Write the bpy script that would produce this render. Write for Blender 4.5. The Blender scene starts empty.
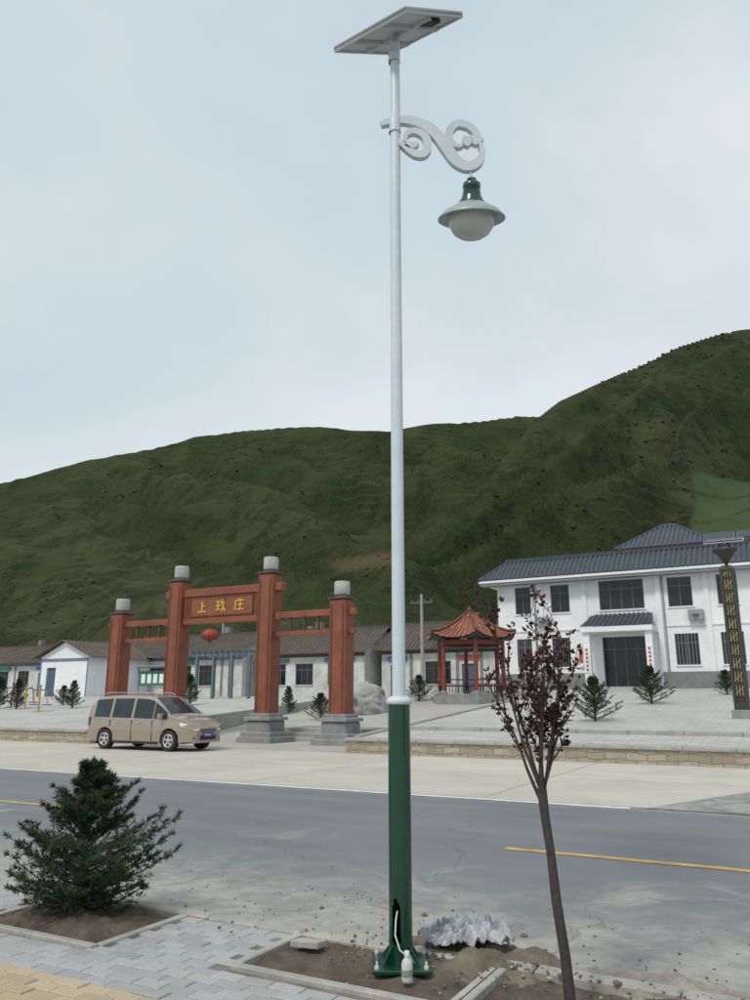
import bpy, bmesh, math, random
import numpy as np
from mathutils import Vector, Matrix
random.seed(7); RNG=np.random.RandomState(5)
TH=math.atan2(-.479,.878)
CA,SA=math.cos(TH),math.sin(TH)
def W(a,s,z=0): return Vector((a*CA-s*SA, a*SA+s*CA, z))
sc=bpy.context.scene
# ---------------------------------------------------------------- noise
def _h(ix,iy,seed):
    with np.errstate(over='ignore'):
        h=(ix.astype(np.int64)*374761393+iy.astype(np.int64)*668265263+seed*144665)&0xffffffff
        h=((h^(h>>13))*1274126177)&0xffffffff
        h=((h^(h>>15))*2246822519)&0xffffffff
    return ((h^(h>>16))&0xffffff)/float(0xffffff)
def vn(x,y,seed=0):
    x=np.asarray(x,float);y=np.asarray(y,float)
    ix=np.floor(x);iy=np.floor(y);fx=x-ix;fy=y-iy
    fx=fx*fx*(3-2*fx);fy=fy*fy*(3-2*fy)
    a=_h(ix,iy,seed);b=_h(ix+1,iy,seed);c=_h(ix,iy+1,seed);d=_h(ix+1,iy+1,seed)
    return (a*(1-fx)+b*fx)*(1-fy)+(c*(1-fx)+d*fx)*fy
def fbm(x,y,o=5,seed=0):
    r=0;am=.5;t=0
    for i in range(o):
        r=r+am*vn(x*2**i+i*17.3,y*2**i+i*9.1,seed+i);t+=am;am*=.5
    return r/t
# ---------------------------------------------------------------- materials
MATS={}
def nodes(name):
    m=bpy.data.materials.new(name);m.use_nodes=True
    nt=m.node_tree;b=nt.nodes['Principled BSDF']
    return m,nt,b
def ramp(nt,fac,stops):
    r=nt.nodes.new('ShaderNodeValToRGB');e=r.color_ramp.elements
    while len(e)<len(stops): e.new(.5)
    for k,(p,c) in zip(e,stops):
        k.position=p;k.color=(c[0],c[1],c[2],1)
    nt.links.new(fac,r.inputs['Fac']);return r.outputs['Color']
def noise(nt,vec,scale,detail=5,rough=.6,dist=0):
    n=nt.nodes.new('ShaderNodeTexNoise');n.inputs['Scale'].default_value=scale
    n.inputs['Detail'].default_value=detail;n.inputs['Roughness'].default_value=rough
    n.inputs['Distortion'].default_value=dist
    nt.links.new(vec,n.inputs['Vector']);return n.outputs['Fac']
def coord(nt):
    return nt.nodes.new('ShaderNodeTexCoord').outputs['Object']
def mix(nt,fac,a,b,mode='MIX'):
    n=nt.nodes.new('ShaderNodeMix');n.data_type='RGBA';n.blend_type=mode
    for sock,v in ((n.inputs[0],fac),(n.inputs[6],a),(n.inputs[7],b)):
        if hasattr(v,'is_linked') or hasattr(v,'links'): nt.links.new(v,sock)
        elif isinstance(v,(int,float)): sock.default_value=v
        else: sock.default_value=(v[0],v[1],v[2],1)
    return n.outputs[2]
def mth(nt,op,a,b=0,clamp=False):
    n=nt.nodes.new('ShaderNodeMath');n.operation=op;n.use_clamp=clamp
    for sock,v in ((n.inputs[0],a),(n.inputs[1],b)):
        if isinstance(v,(int,float)): sock.default_value=v
        else: nt.links.new(v,sock)
    return n.outputs[0]
def mrange(nt,v,a,b,c=0,d=1):
    n=nt.nodes.new('ShaderNodeMapRange');n.interpolation_type='SMOOTHSTEP'
    nt.links.new(v,n.inputs[0])
    for i,x in enumerate((a,b,c,d)): n.inputs[i+1].default_value=x
    return n.outputs[0]
def bump(nt,b,h,st,dist=.02):
    n=nt.nodes.new('ShaderNodeBump');n.inputs['Strength'].default_value=st;n.inputs['Distance'].default_value=dist
    nt.links.new(h,n.inputs['Height']);nt.links.new(n.outputs[0],b.inputs['Normal'])
def M(name,c,var=.25,scale=3,rough=.8,bp=0,bs=40,metal=0,c2=None,coat=0):
    if name in MATS: return MATS[name]
    m,nt,b=nodes(name);co=coord(nt)
    c2=c2 or tuple(x*(1-var) for x in c);c1=tuple(min(1,x*(1+var*.5)) for x in c)
    f=noise(nt,co,scale,6,.65)
    col=ramp(nt,f,[(.3,c2),(.7,c1)])
    f2=noise(nt,co,scale*13,3,.6)
    col=mix(nt,mrange(nt,f2,.35,.7,0,min(.35,var)),col,tuple(x*.55 for x in c))
    nt.links.new(col,b.inputs['Base Color'])
    b.inputs['Roughness'].default_value=rough;b.inputs['Metallic'].default_value=metal
    if coat: b.inputs['Coat Weight'].default_value=coat
    if bp: bump(nt,b,noise(nt,co,bs,4),bp)
    MATS[name]=m;return m
def sepxyz(nt,co):
    n=nt.nodes.new('ShaderNodeSeparateXYZ');nt.links.new(co,n.inputs[0]);return n.outputs
def mat_asphalt():
    m,nt,b=nodes('asphalt');co=coord(nt);o=sepxyz(nt,co)
    g=noise(nt,co,70,3,.7);l=noise(nt,co,.35,6,.6,.4);mm=noise(nt,co,2.2,6,.7,.6)
    mp0=nt.nodes.new('ShaderNodeMapping');mp0.inputs['Scale'].default_value=(.12,1.6,1);nt.links.new(co,mp0.inputs[0])
    ln=noise(nt,mp0.outputs[0],1.0,5,.6)
    col=ramp(nt,l,[(.3,(.118,.126,.138)),(.7,(.168,.176,.186))])
    col=mix(nt,mrange(nt,ln,.42,.62,0,.45),col,(.19,.197,.205))
    col=mix(nt,mrange(nt,g,.35,.75,0,.5),col,(.28,.285,.29))
    near=mrange(nt,o[1],4.9,8.2,1,0)
    wide=mrange(nt,mm,.38,.66)
    d=mth(nt,'MULTIPLY',near,mth(nt,'ADD',wide,mth(nt,'MULTIPLY',near,.75)),True)
    patch=mth(nt,'MULTIPLY',mrange(nt,noise(nt,co,.55,6,.65,.8),.54,.66),mrange(nt,o[1],7.8,9.5,.8,.1))
    dust=mth(nt,'MAXIMUM',d,patch)
    far=mth(nt,'MULTIPLY',mrange(nt,o[1],12.2,13.1),mrange(nt,mm,.35,.6))
    dust=mth(nt,'MAXIMUM',dust,far)
    dc=ramp(nt,noise(nt,co,7,6,.7),[(.3,(.27,.26,.24)),(.7,(.42,.40,.365))])
    col=mix(nt,dust,col,dc)
    v=nt.nodes.new('ShaderNodeTexVoronoi');v.feature='DISTANCE_TO_EDGE';v.inputs['Scale'].default_value=.22
    mp=nt.nodes.new('ShaderNodeVectorMath');mp.operation='ADD'
    nn=nt.nodes.new('ShaderNodeTexNoise');nn.inputs['Scale'].default_value=1.3;nt.links.new(co,nn.inputs['Vector'])
    nt.links.new(co,mp.inputs[0]);nt.links.new(nn.outputs['Color'],mp.inputs[1]);nt.links.new(mp.outputs[0],v.inputs['Vector'])
    ck=mrange(nt,v.outputs['Distance'],0,.005,.3,0)
    col=mix(nt,ck,col,(.06,.06,.065))
    nt.links.new(col,b.inputs['Base Color']);b.inputs['Roughness'].default_value=.85
    bump(nt,b,g,.35,.01);return m
def mat_tiles(name,c1,c2,mortar,bw,rh,msz=.012,rough=.8,off=.5,stain=.5,fine=.3):
    m,nt,b=nodes(name);co=coord(nt)
    t=nt.nodes.new('ShaderNodeTexBrick');nt.links.new(co,t.inputs['Vector'])
    t.inputs['Scale'].default_value=1;t.inputs['Brick Width'].default_value=bw;t.inputs['Row Height'].default_value=rh
    t.inputs['Mortar Size'].default_value=msz;t.offset=off
    t.inputs['Color1'].default_value=(*c1,1);t.inputs['Color2'].default_value=(*c2,1);t.inputs['Mortar'].default_value=(*mortar,1)
    col=mix(nt,mrange(nt,noise(nt,co,.5,6,.7,.5),.35,.7,0,stain),t.outputs['Color'],tuple(x*.6 for x in c1))
    col=mix(nt,mrange(nt,noise(nt,co,12,4,.7),.4,.8,0,fine),col,tuple(min(1,x*1.25) for x in c2))
    mp0=nt.nodes.new('ShaderNodeMapping');mp0.inputs['Scale'].default_value=(.15,1.4,1);nt.links.new(co,mp0.inputs[0])
    col=mix(nt,mrange(nt,noise(nt,mp0.outputs[0],1.2,5,.65),.5,.7,0,stain*.5),col,tuple(x*.65 for x in c1))
    nt.links.new(col,b.inputs['Base Color']);b.inputs['Roughness'].default_value=rough
    return m
def mat_brick_attr(name,c1,c2):
    m,nt,b=nodes(name);co=coord(nt)
    at=nt.nodes.new('ShaderNodeAttribute');at.attribute_name='rnd'
    col=ramp(nt,at.outputs['Fac'],[(0,c1),(1,c2)])
    col=mix(nt,mrange(nt,noise(nt,co,1.3,6,.7),.42,.72,0,.6),col,(.40,.365,.31))
    col=mix(nt,mrange(nt,noise(nt,co,60,4,.7),.4,.75,0,.4),col,tuple(x*.55 for x in c1))
    nt.links.new(col,b.inputs['Base Color']);b.inputs['Roughness'].default_value=.85
    bump(nt,b,noise(nt,co,120,3),.3,.004);return m
def glass_dark(name,c=(.02,.025,.03),rough=.08):
    if name in MATS: return MATS[name]
    m,nt,b=nodes(name);co=coord(nt)
    nt.links.new(ramp(nt,noise(nt,co,1.1,3),[(.35,c),(.7,tuple(x*2.2 for x in c))]),b.inputs['Base Color'])
    b.inputs['Roughness'].default_value=rough;b.inputs['Specular IOR Level'].default_value=.5
    MATS[name]=m;return m
# ---------------------------------------------------------------- mesh builder
class MB:
    def __init__(s): s.v=[];s.f=[];s.m=[];s.sm=[]
    def add(s,vs,fs,m=0,smooth=False):
        b=len(s.v);s.v+=[tuple(v) for v in vs]
        for f in fs: s.f.append(tuple(b+i for i in f));s.m.append(m);s.sm.append(smooth)
    def box(s,x0,x1,y0,y1,z0,z1,m=0):
        s.add([(x0,y0,z0),(x1,y0,z0),(x1,y1,z0),(x0,y1,z0),(x0,y0,z1),(x1,y0,z1),(x1,y1,z1),(x0,y1,z1)],
              [(0,3,2,1),(4,5,6,7),(0,1,5,4),(1,2,6,5),(2,3,7,6),(3,0,4,7)],m)
    def obox(s,c,ax,ay,az,m=0):
        c=Vector(c);ax=Vector(ax)/2;ay=Vector(ay)/2;az=Vector(az)/2
        vs=[c+i*ax+j*ay+k*az for k in(-1,1) for j in(-1,1) for i in(-1,1)]
        s.add(vs,[(0,2,3,1),(4,5,7,6),(0,1,5,4),(1,3,7,5),(3,2,6,7),(2,0,4,6)],m)
    def bbox(s,x0,x1,y0,y1,z0,z1,m=0,b=.02):
        P=[(x0+b,y0),(x1-b,y0),(x1,y0+b),(x1,y1-b),(x1-b,y1),(x0+b,y1),(x0,y1-b),(x0,y0+b)]
        cx,cy=(x0+x1)/2,(y0+y1)/2
        def ins(p): return (p[0]-b*(1 if p[0]>cx else -1),p[1]-b*(1 if p[1]>cy else -1))
        vs=[(p[0],p[1],z0) for p in P]+[(p[0],p[1],z1-b) for p in P]+[(*ins(p),z1) for p in P]
        fs=[(i,(i+1)%8,8+(i+1)%8,8+i) for i in range(8)]+[(8+i,8+(i+1)%8,16+(i+1)%8,16+i) for i in range(8)]
        fs+=[tuple(range(16,24)),tuple(reversed(range(8)))]
        s.add(vs,fs,m)
    def tube(s,pts,rad,n=8,m=0,smooth=True,cap=True):
        pts=[Vector(p) for p in pts]
        if isinstance(rad,(int,float)): rad=[rad]*len(pts)
        vs=[];up=None
        for i,p in enumerate(pts):
            d=(pts[min(i+1,len(pts)-1)]-pts[max(i-1,0)]).normalized()
            if up is None:
                up=Vector((0,0,1)) if abs(d.z)<.9 else Vector((1,0,0))
            x=d.cross(up);x=x.normalized() if x.length>1e-6 else d.orthogonal().normalized();y=d.cross(x).normalized()
            for k in range(n):
                t=2*math.pi*k/n;vs.append(p+rad[i]*(math.cos(t)*x+math.sin(t)*y))
        fs=[(i*n+k,i*n+(k+1)%n,(i+1)*n+(k+1)%n,(i+1)*n+k) for i in range(len(pts)-1) for k in range(n)]
        s.add(vs,fs,m,smooth)
        if cap: s.add(vs[:n],[tuple(reversed(range(n)))],m);s.add(vs[-n:],[tuple(range(n))],m)
    def lathe(s,prof,c=(0,0,0),n=24,m=0,smooth=True,ph=0):
        vs=[];c=Vector(c)
        for r,z in prof:
            for k in range(n):
                t=2*math.pi*k/n+ph;vs.append(c+Vector((r*math.cos(t),r*math.sin(t),z)))
        fs=[(i*n+k,i*n+(k+1)%n,(i+1)*n+(k+1)%n,(i+1)*n+k) for i in range(len(prof)-1) for k in range(n)]
        s.add(vs,fs,m,smooth)
    def poly(s,pts,m=0): s.add(pts,[tuple(range(len(pts)))],m)
    def ribbon(s,pts,wid,th,m=0,y=0):
        n=len(pts);L=[];R=[]
        for i in range(n):
            a=Vector(pts[max(i-1,0)]);b=Vector(pts[min(i+1,n-1)]);d=(b-a).normalized();nn=Vector((-d.y,d.x));p=Vector(pts[i])
            L.append(p+nn*wid[i]/2);R.append(p-nn*wid[i]/2)
        vs=[]
        for i in range(n):
            vs+=[(L[i].x,y-th/2,L[i].y),(R[i].x,y-th/2,R[i].y),(R[i].x,y+th/2,R[i].y),(L[i].x,y+th/2,L[i].y)]
        fs=[]
        for i in range(n-1):
            for k in range(4): fs.append((i*4+k,i*4+(k+1)%4,i*4+4+(k+1)%4,i*4+4+k))
        fs+=[(0,1,2,3),tuple(n*4-4+k for k in range(4))]
        s.add(vs,fs,m)
    def obj(s,name,mats,loc=(0,0,0),aligned=True,recalc=True,rot=None,parent=None,bevel=0,world=None):
        me=bpy.data.meshes.new(name);me.from_pydata(s.v,[],s.f)
        for mt in (mats if isinstance(mats,(list,tuple)) else [mats]): me.materials.append(mt)
        me.polygons.foreach_set('material_index',s.m);me.polygons.foreach_set('use_smooth',s.sm);me.update()
        if recalc:
            bm=bmesh.new();bm.from_mesh(me);bmesh.ops.recalc_face_normals(bm,faces=bm.faces);bm.to_mesh(me);bm.free()
        o=bpy.data.objects.new(name,me);sc.collection.objects.link(o)
        if world is not None: o.location=world
        elif aligned: o.location=W(*loc)
        else: o.location=loc
        o.rotation_euler=(0,0,rot if rot is not None else (TH if aligned else 0))
        if parent is not None: o.parent=parent;o.location=loc;o.rotation_euler=(0,0,rot or 0)
        if bevel:
            bv=o.modifiers.new('bevel','BEVEL');bv.width=bevel;bv.segments=2;bv.limit_method='ANGLE'
        return o
def empty(name,world,rot=0):
    e=bpy.data.objects.new(name,None);sc.collection.objects.link(e);e.location=world;e.rotation_euler=(0,0,rot);return e
# ---------------------------------------------------------------- terrain functions
def sstep(x,a,b):
    t=np.clip((x-a)/(b-a),0,1);return t*t*(3-2*t)
def cap(a): return 1.7+.45*sstep(np.asarray(a,float),-20,-14)
def zg(a,s): return np.minimum(.4+.0718*(np.asarray(s,float)-21.5),cap(a))
def zlow(a,s): return np.minimum(np.clip(.12*(np.asarray(s,float)-26),0,9),zg(a,np.maximum(s,21)))
def grid(name,av,sv,zf,mat,loc=None):
    A,S=np.meshgrid(av,sv);Z=zf(A,S)*np.ones_like(A)
    v=np.stack([A.ravel(),S.ravel(),Z.ravel()],1);nx=len(av);ny=len(sv)
    b=MB();b.v=[tuple(x) for x in v]
    for j in range(ny-1):
        for i in range(nx-1):
            k=j*nx+i;b.f.append((k,k+1,k+nx+1,k+nx));b.m.append(0);b.sm.append(True)
    return b.obj(name,mat,recalc=False)
A_=np.array
m_dust=M('dusty_earth',(.40,.375,.32),.3,.6,.95,.3,30)
m_fore=mat_tiles('concrete_dusty',(.50,.465,.40),(.56,.52,.45),(.34,.31,.265),5.0,4.2,.035,.9,0,.42,.35)
m_asph=mat_asphalt()
far=[-2500,-1200,-600,-300,-150,-80]
av=np.concatenate([far,np.arange(-70,41,2),[60,100,200,400,900,2500]])
sv=np.concatenate([[-1500,-600,-200,-60,-20,-5,2.5,10,18,21],np.arange(22,64,1.5),[80,120,250,600,1500,3000]])
grid('ground',av,sv,lambda a,s:zlow(a,s)-.03,m_dust)
grid('road',A_([-400,-200,-100,-50,-20,0,20,50,100,300]),A_([4.94,8,12.95]),lambda a,s:0*a,m_asph)
grid('forecourt',A_([-400,-100,-50,-30,-12.5,0,20,100,300]),A_([12.85,16,21.3]),lambda a,s:0*a+.004,m_fore)
b=MB();b.poly([(-2.4,12.8,.009),(60,12.8,.009),(60,20.6,.009),(9,20.6,.009),(1.5,18.2,.009),(-1.2,15.8,.009)]);b.obj('side_road',m_asph,recalc=False)
m_white=M('road_paint_white',(.78,.78,.74),.3,4,.7)
m_yel=M('road_paint_yellow',(.62,.40,.13),.45,5,.7)
b=MB();x=-120
while x<-2.6:
    b.poly([(x,12.62,.006),(min(x+4,-2.6),12.62,.006),(min(x+4,-2.6),12.80,.006),(x,12.80,.006)]);x+=4.0
b.obj('edge_line',m_white,recalc=False)
b=MB()
for k in range(-8,9):
    x=-3.17+k*12.6;b.poly([(x,8.72,.005),(x+6,8.72,.005),(x+6,8.86,.005),(x,8.86,.005)])
b.obj('centre_line',m_yel,recalc=False)
m_plaza=mat_tiles('plaza_paving',(.44,.43,.405),(.52,.505,.475),(.30,.29,.27),.6,.3,.015,stain=.4)
m_drive=mat_tiles('entrance_paving',(.42,.40,.36),(.48,.455,.41),(.3,.285,.25),.8,.4,.02)
grid('plaza',np.arange(-12.5,61,2.5),np.arange(21.3,62,1.2),lambda a,s:zg(a,s),m_plaza)
grid('plaza',np.append(np.arange(-100,-24.9,2.5),-23),np.arange(21.3,62,1.2),lambda a,s:zg(a,s),m_plaza)
grid('entrance_paving',np.arange(-23,-12.4,1.5),np.concatenate([[21.3],np.arange(22,50,1.)]),lambda a,s:zlow(a,s)+.01,m_drive)
def mat_stonewall():
    m,nt,b_=nodes('stone_wall');co=coord(nt);mp=nt.nodes.new('ShaderNodeMapping');mp.inputs['Rotation'].default_value=(math.pi/2,0,0)
    nz=nt.nodes.new('ShaderNodeTexNoise');nz.inputs['Scale'].default_value=2.5;nt.links.new(co,nz.inputs['Vector'])
    va_=nt.nodes.new('ShaderNodeVectorMath');va_.operation='MULTIPLY_ADD';nt.links.new(nz.outputs['Color'],va_.inputs[0]);va_.inputs[1].default_value=(.16,.16,.16);nt.links.new(co,va_.inputs[2])
    nt.links.new(va_.outputs[0],mp.inputs[0])
    t=nt.nodes.new('ShaderNodeTexBrick');nt.links.new(mp.outputs[0],t.inputs['Vector']);t.inputs['Scale'].default_value=1
    t.inputs['Brick Width'].default_value=.5;t.inputs['Row Height'].default_value=.17;t.inputs['Mortar Size'].default_value=.014
    t.inputs['Color1'].default_value=(.33,.275,.195,1);t.inputs['Color2'].default_value=(.45,.395,.31,1);t.inputs['Mortar'].default_value=(.2,.165,.125,1)
    col=mix(nt,mrange(nt,noise(nt,co,3,5,.7),.35,.7,0,.5),t.outputs['Color'],(.25,.22,.175))
    nt.links.new(col,b_.inputs['Base Color']);b_.inputs['Roughness'].default_value=.9
    bump(nt,b_,noise(nt,co,9,4),.5,.05);return m
m_sw=mat_stonewall();m_cope=M('coping_stone',(.40,.385,.355),.3,2,.85,.2,30)
b=MB();b.box(-12.5,60,21.1,21.32,-.1,.36,0)
x=-12.55
while x<60:
    b.bbox(x,x+1.19,21.04,21.75,.36,.435,1,.012);x+=1.2
def sideskirt(b,a,s0,s1,m=0):
    s_=s0
    while s_<s1:
        e=s_+1.5;z0,z1=float(zg(a,s_)),float(zg(a,e))
        b.add([(a-.1,s_,-.1),(a+.1,s_,-.1),(a+.1,e,-.1),(a-.1,e,-.1),(a-.1,s_,z0+.06),(a+.1,s_,z0+.06),(a+.1,e,z1+.06),(a-.1,e,z1+.06)],[(4,5,6,7),(0,1,5,4),(1,2,6,5),(2,3,7,6),(3,0,4,7)],m);s_=e
sideskirt(b,-12.5,21.76,42,1);b.obj('retaining_wall',[m_sw,m_cope])
b=MB();b.box(-100,-23,20.8,21.05,-.1,.4,0)
x=-100
while x<-23.2:
    b.bbox(x,x+1.19,20.74,21.4,.4,.475,1,.012);x+=1.2
sideskirt(b,-23,21.42,42,1);b.obj('retaining_wall',[m_sw,m_cope])
b=MB();x=-12.3
while x<60:
    b.bbox(x,x+1.49,24.0,24.3,.3,.70,0,.015);x+=1.5
b.obj('plaza_step',[m_cope])
b=MB();b.bbox(-19.3,-13.9,25.5,28.2,-.05,.16,0,.02);b.bbox(-19.0,-14.2,25.9,28.2,.16,.32,0,.02);b.bbox(-18.7,-14.5,26.3,28.2,.32,.48,0,.02);b.obj('stone_steps',[m_cope])
# ---------------------------------------------------------------- pavement
PITS=[(-5.35,-4.2,3.98,4.78),(-3.15,-1.84,4.12,4.78),(-1.74,-.75,3.95,4.78)]
m_sand=M('joint_sand',(.22,.2,.17),.4,8,.95,.2)
m_bg=mat_brick_attr('grey_paver',(.31,.32,.33),(.43,.435,.435))
m_by=mat_brick_attr('yellow_paver',(.43,.33,.21),(.52,.42,.29))
bb=MB();rnd=[]
r=0;s=2.3
while s<4.78:
    x=-10-(.1 if r%2 else 0)
    while x<2.5:
        cx,cs=x+.1,s+.05
        if not any(p[0]-.07<cx<p[1]+.07 and p[2]-.07<cs for p in PITS) and s+.1<=4.81:
            z=.08+random.uniform(-.003,.003)-.012*float(vn(cx*.8,cs*1.3,77));g=.0025;c=.005
            t1=random.uniform(-.002,.002);t2=random.uniform(-.002,.002)
            X0,X1,S0,S1=x+g,x+.2-g,s+g,s+.1-g
            vs=[(X0,S0,z-.02),(X1,S0,z-.02),(X1,S1,z-.02),(X0,S1,z-.02),(X0,S0,z-c),(X1,S0,z-c),(X1,S1,z-c),(X0,S1,z-c),
                (X0+c,S0+c,z+t1),(X1-c,S0+c,z+t2),(X1-c,S1-c,z+t2),(X0+c,S1-c,z+t1)]
            mi=1 if s<3.42 else 0
            bb.add(vs,[(0,1,5,4),(1,2,6,5),(2,3,7,6),(3,0,4,7),(4,5,9,8),(5,6,10,9),(6,7,11,10),(7,4,8,11),(8,9,10,11)],mi)
            rnd+=[random.random()]*9
        x+=.2
    s+=.1;r+=1
o=bb.obj('pavement',[m_bg,m_by],recalc=False)
at=o.data.attributes.new('rnd','FLOAT','FACE');at.data.foreach_set('value',rnd)
b=MB()
def cellfill(b,a0,a1,s0,s1,z,m=0): b.poly([(a0,s0,z),(a1,s0,z),(a1,s1,z),(a0,s1,z)],m)
edges=sorted([-10.2]+[v for p in PITS for v in p[:2]]+[2.7])
for i in range(len(edges)-1):
    p=[q for q in PITS if abs(q[0]-edges[i])<1e-6]
    cellfill(b,edges[i],edges[i+1],2.2,p[0][2] if p else 4.82,.062)
b.obj('pavement_bed',m_sand,recalc=False)
m_pvfar=mat_tiles('far_pavers',(.34,.345,.35),(.42,.42,.415),(.2,.19,.17),.2,.1,.006)
b=MB();cellfill(b,-300,-10.2,-2,4.82,.08);cellfill(b,2.7,200,-2,4.82,.08);cellfill(b,-10.2,2.7,-2,2.3,.08);b.obj('pavement',m_pvfar,recalc=False)
m_kerb=M('kerb_concrete',(.43,.41,.37),.35,3,.9,.3,60)
b=MB();x=-120
while x<80:
    j=random.uniform(-.006,.006)
    b.bbox(x+.004,x+.792,4.82+j,4.94+j,-.05,.085+random.uniform(-.006,.004),0,.012);x+=.8
b.obj('kerb',m_kerb)
b=MB()
for a0,a1,s0,s1 in PITS:
    b.bbox(a0-.03,a1+.03,s0-.06,s0,.0,.09,0,.006)
    b.bbox(a0-.06,a0,s0+.004,s1,.0,.088,0,.006);b.bbox(a1,a1+.06,s0+.004,s1,.0,.088,0,.006)
b.obj('planter_edging',m_kerb)
m_soil=M('soil',(.14,.11,.08),.5,6,.95,.8,50,c2=(.06,.045,.032))
m_soil2=M('dry_soil',(.21,.175,.13),.5,5,.95,.9,45,c2=(.085,.068,.05))
m_dustpile=M('grey_dust',(.35,.325,.28),.4,5,.95,.8,40,c2=(.22,.195,.165))
b=MB()
for a0,a1,s0,s1 in PITS:
    n=30
    A,S=np.meshgrid(np.linspace(a0,a1,n),np.linspace(s0,s1,n));Z=.01+.085*fbm(A*5,S*5,4,3)
    base=len(b.v);b.v+=[tuple(t) for t in np.stack([A.ravel(),S.ravel(),Z.ravel()],1)]
    for j in range(n-1):
        for i in range(n-1):
            k=base+j*n+i;b.f.append((k,k+1,k+n+1,k+n));b.m.append(0);b.sm.append(True)
b.obj('planter_soil',m_soil,recalc=False)
def mound(name,a0,a1,s0,s1,h,mat,seed,base=-.05,n=120,k=6):
    A,S=np.meshgrid(np.linspace(a0,a1,n),np.linspace(s0,s1,int(n*.7)))
    u=(A-(a0+a1)/2)/((a1-a0)/2);v=(S-(s0+s1)/2)/((s1-s0)/2)
    env=np.clip(1-(u*u+v*v)**.9,0,1)**.7*(0.2+1.3*fbm(A*2.2,S*2.2,3,seed))
    Z=base+env*h*(.7+.9*(fbm(A*k,S*k,5,seed+9)-.3))+(.014*vn(A*40,S*40,seed)+.03*vn(A*17,S*17,seed+3)**2)*(env>0.02)
    bm=MB();nx=A.shape[1];bm.v=[tuple(t) for t in np.stack([A.ravel(),S.ravel(),Z.ravel()],1)]
    for j in range(A.shape[0]-1):
        for i in range(nx-1):
            q=j*nx+i;bm.f.append((q,q+1,q+nx+1,q+nx));bm.m.append(0);bm.sm.append(True)
    return bm.obj(name,mat,recalc=False)
mound('soil_pile',-3.0,-1.3,4.40,5.45,.20,m_soil2,4)
mound('soil_pile',-1.9,-.1,4.6,5.4,.12,m_dustpile,14)
mound('soil_pile',-5.5,-4.1,3.95,4.85,.08,m_soil,24,base=.03)
b=MB()
def rock(b,c,r,m=0,seed=0,sub=1,fl=.7):
    bm=bmesh.new();bmesh.ops.create_icosphere(bm,subdivisions=sub,radius=1)
    rr=random.Random(seed);vs=[]
    off=rr.random()*50
    for v in bm.verts:
        n=.75+.5*float(vn(v.co.x*1.7+off,v.co.y*1.7+v.co.z*2.3+off,seed%97))
        if sub>2: n+=.25*float(fbm(v.co.x*4+off,v.co.y*4+v.co.z*5,3,seed))-.12
        vs.append((c[0]+v.co.x*r*n,c[1]+v.co.y*r*n*rr.uniform(.97,1.03),c[2]+v.co.z*r*n*fl))
    fs=[[v.index for v in f.verts] for f in bm.faces];bm.free()
    b.add(vs,fs,m,False)
for i in range(460):
    a=random.gauss(-1.9,.75);s_=random.gauss(4.95,.32)
    if s_<4.15: continue
    r=random.uniform(.004,.014)*(2.0 if random.random()<.07 else 1)
    z=.09 if s_<4.94 else .006
    if any(p[0]<a<p[1] and p[2]<s_<p[3] for p in PITS): z=.07
    rock(b,(a,s_,z),r,random.choice([0,0,0,1]),i)
for i in range(240):
    rock(b,(random.uniform(-7,2),random.uniform(4.95,6.6),.003),random.uniform(.004,.011),0,i+900)
b.obj('rubble',[m_soil2,m_kerb],recalc=False)
b=MB()
b.obox((-3.0,4.62,.09),(.22,-.02,.02),(.02,.09,.0),(0,0,.04),0)
b.obox((-1.55,4.1,.10),(.5,.12,.02),(-.03,.09,0),(0,0,.035),0)
b.obj('loose_paving_slab',m_kerb,bevel=.006)
# ---------------------------------------------------------------- street lamp (solar)
PX,PY=.152,5.11
m_pw=M('white_pole_paint',(.60,.67,.72),.1,2,.35);m_pg=M('green_pole_paint',(.002,.052,.032),.3,3,.22,coat=.5)
m_galv=M('galvanised_panel_back',(.48,.50,.50),.12,3,.5);m_cell=M('solar_cell',(.01,.015,.04),.2,4,.2)
m_black=M('black_rubber',(.015,.015,.015),.3,6,.6);m_scroll=M('scroll_white_paint',(.55,.62,.65),.1,3,.4)
lamp=empty('street_lamp',(PX,PY,0))
b=MB()
n=40;zs=[.08,.2,.215,.24,.28,.33,.38,.41,.43,.45,.8,1.2,1.56];R=.070
for i in range(len(zs)-1):
    for k in range(n):
        t0,t1=2*math.pi*k/n,2*math.pi*(k+1)/n;tm=math.degrees((t0+t1)/2)
        hw={1:12,2:20,3:23,4:23,5:23,6:20,7:15,8:9}.get(i,0)
        if hw and abs(tm-247)<hw: continue
        b.add([(R*math.cos(t0),R*math.sin(t0),zs[i]),(R*math.cos(t1),R*math.sin(t1),zs[i]),(R*math.cos(t1),R*math.sin(t1),zs[i+1]),(R*math.cos(t0),R*math.sin(t0),zs[i+1])],[(0,1,2,3)],0,True)
b.lathe([(.070,1.56),(.080,1.562),(.082,1.585),(.070,1.60),(.04,1.612)],n=n,m=1)
b.bbox(-.17,.17,-.17,.17,.08,.10,0,.005)
for k in range(4):
    t=math.pi/2*k+math.pi/4;c,s_=math.cos(t),math.sin(t)
    for d in (-.003,.003):
        b.add([(c*.068-s_*d,s_*.068+c*d,.1),(c*.16-s_*d,s_*.16+c*d,.1),(c*.068-s_*d,s_*.068+c*d,.20)],[(0,1,2)],0)
    b.add([(c*.16+s_*.003,s_*.16-c*.003,.1),(c*.16-s_*.003,s_*.16+c*.003,.1),(c*.068-s_*.003,s_*.068+c*.003,.20),(c*.068+s_*.003,s_*.068-c*.003,.20)],[(0,1,2,3)],0)
    b.lathe([(.014,.1),(.014,.118),(.006,.119),(.006,.14),(0,.141)],(c*.2,s_*.2,0),n=6,m=2)
b.obj('green_base',[m_pg,m_pw,m_galv],parent=lamp,recalc=False)
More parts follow.
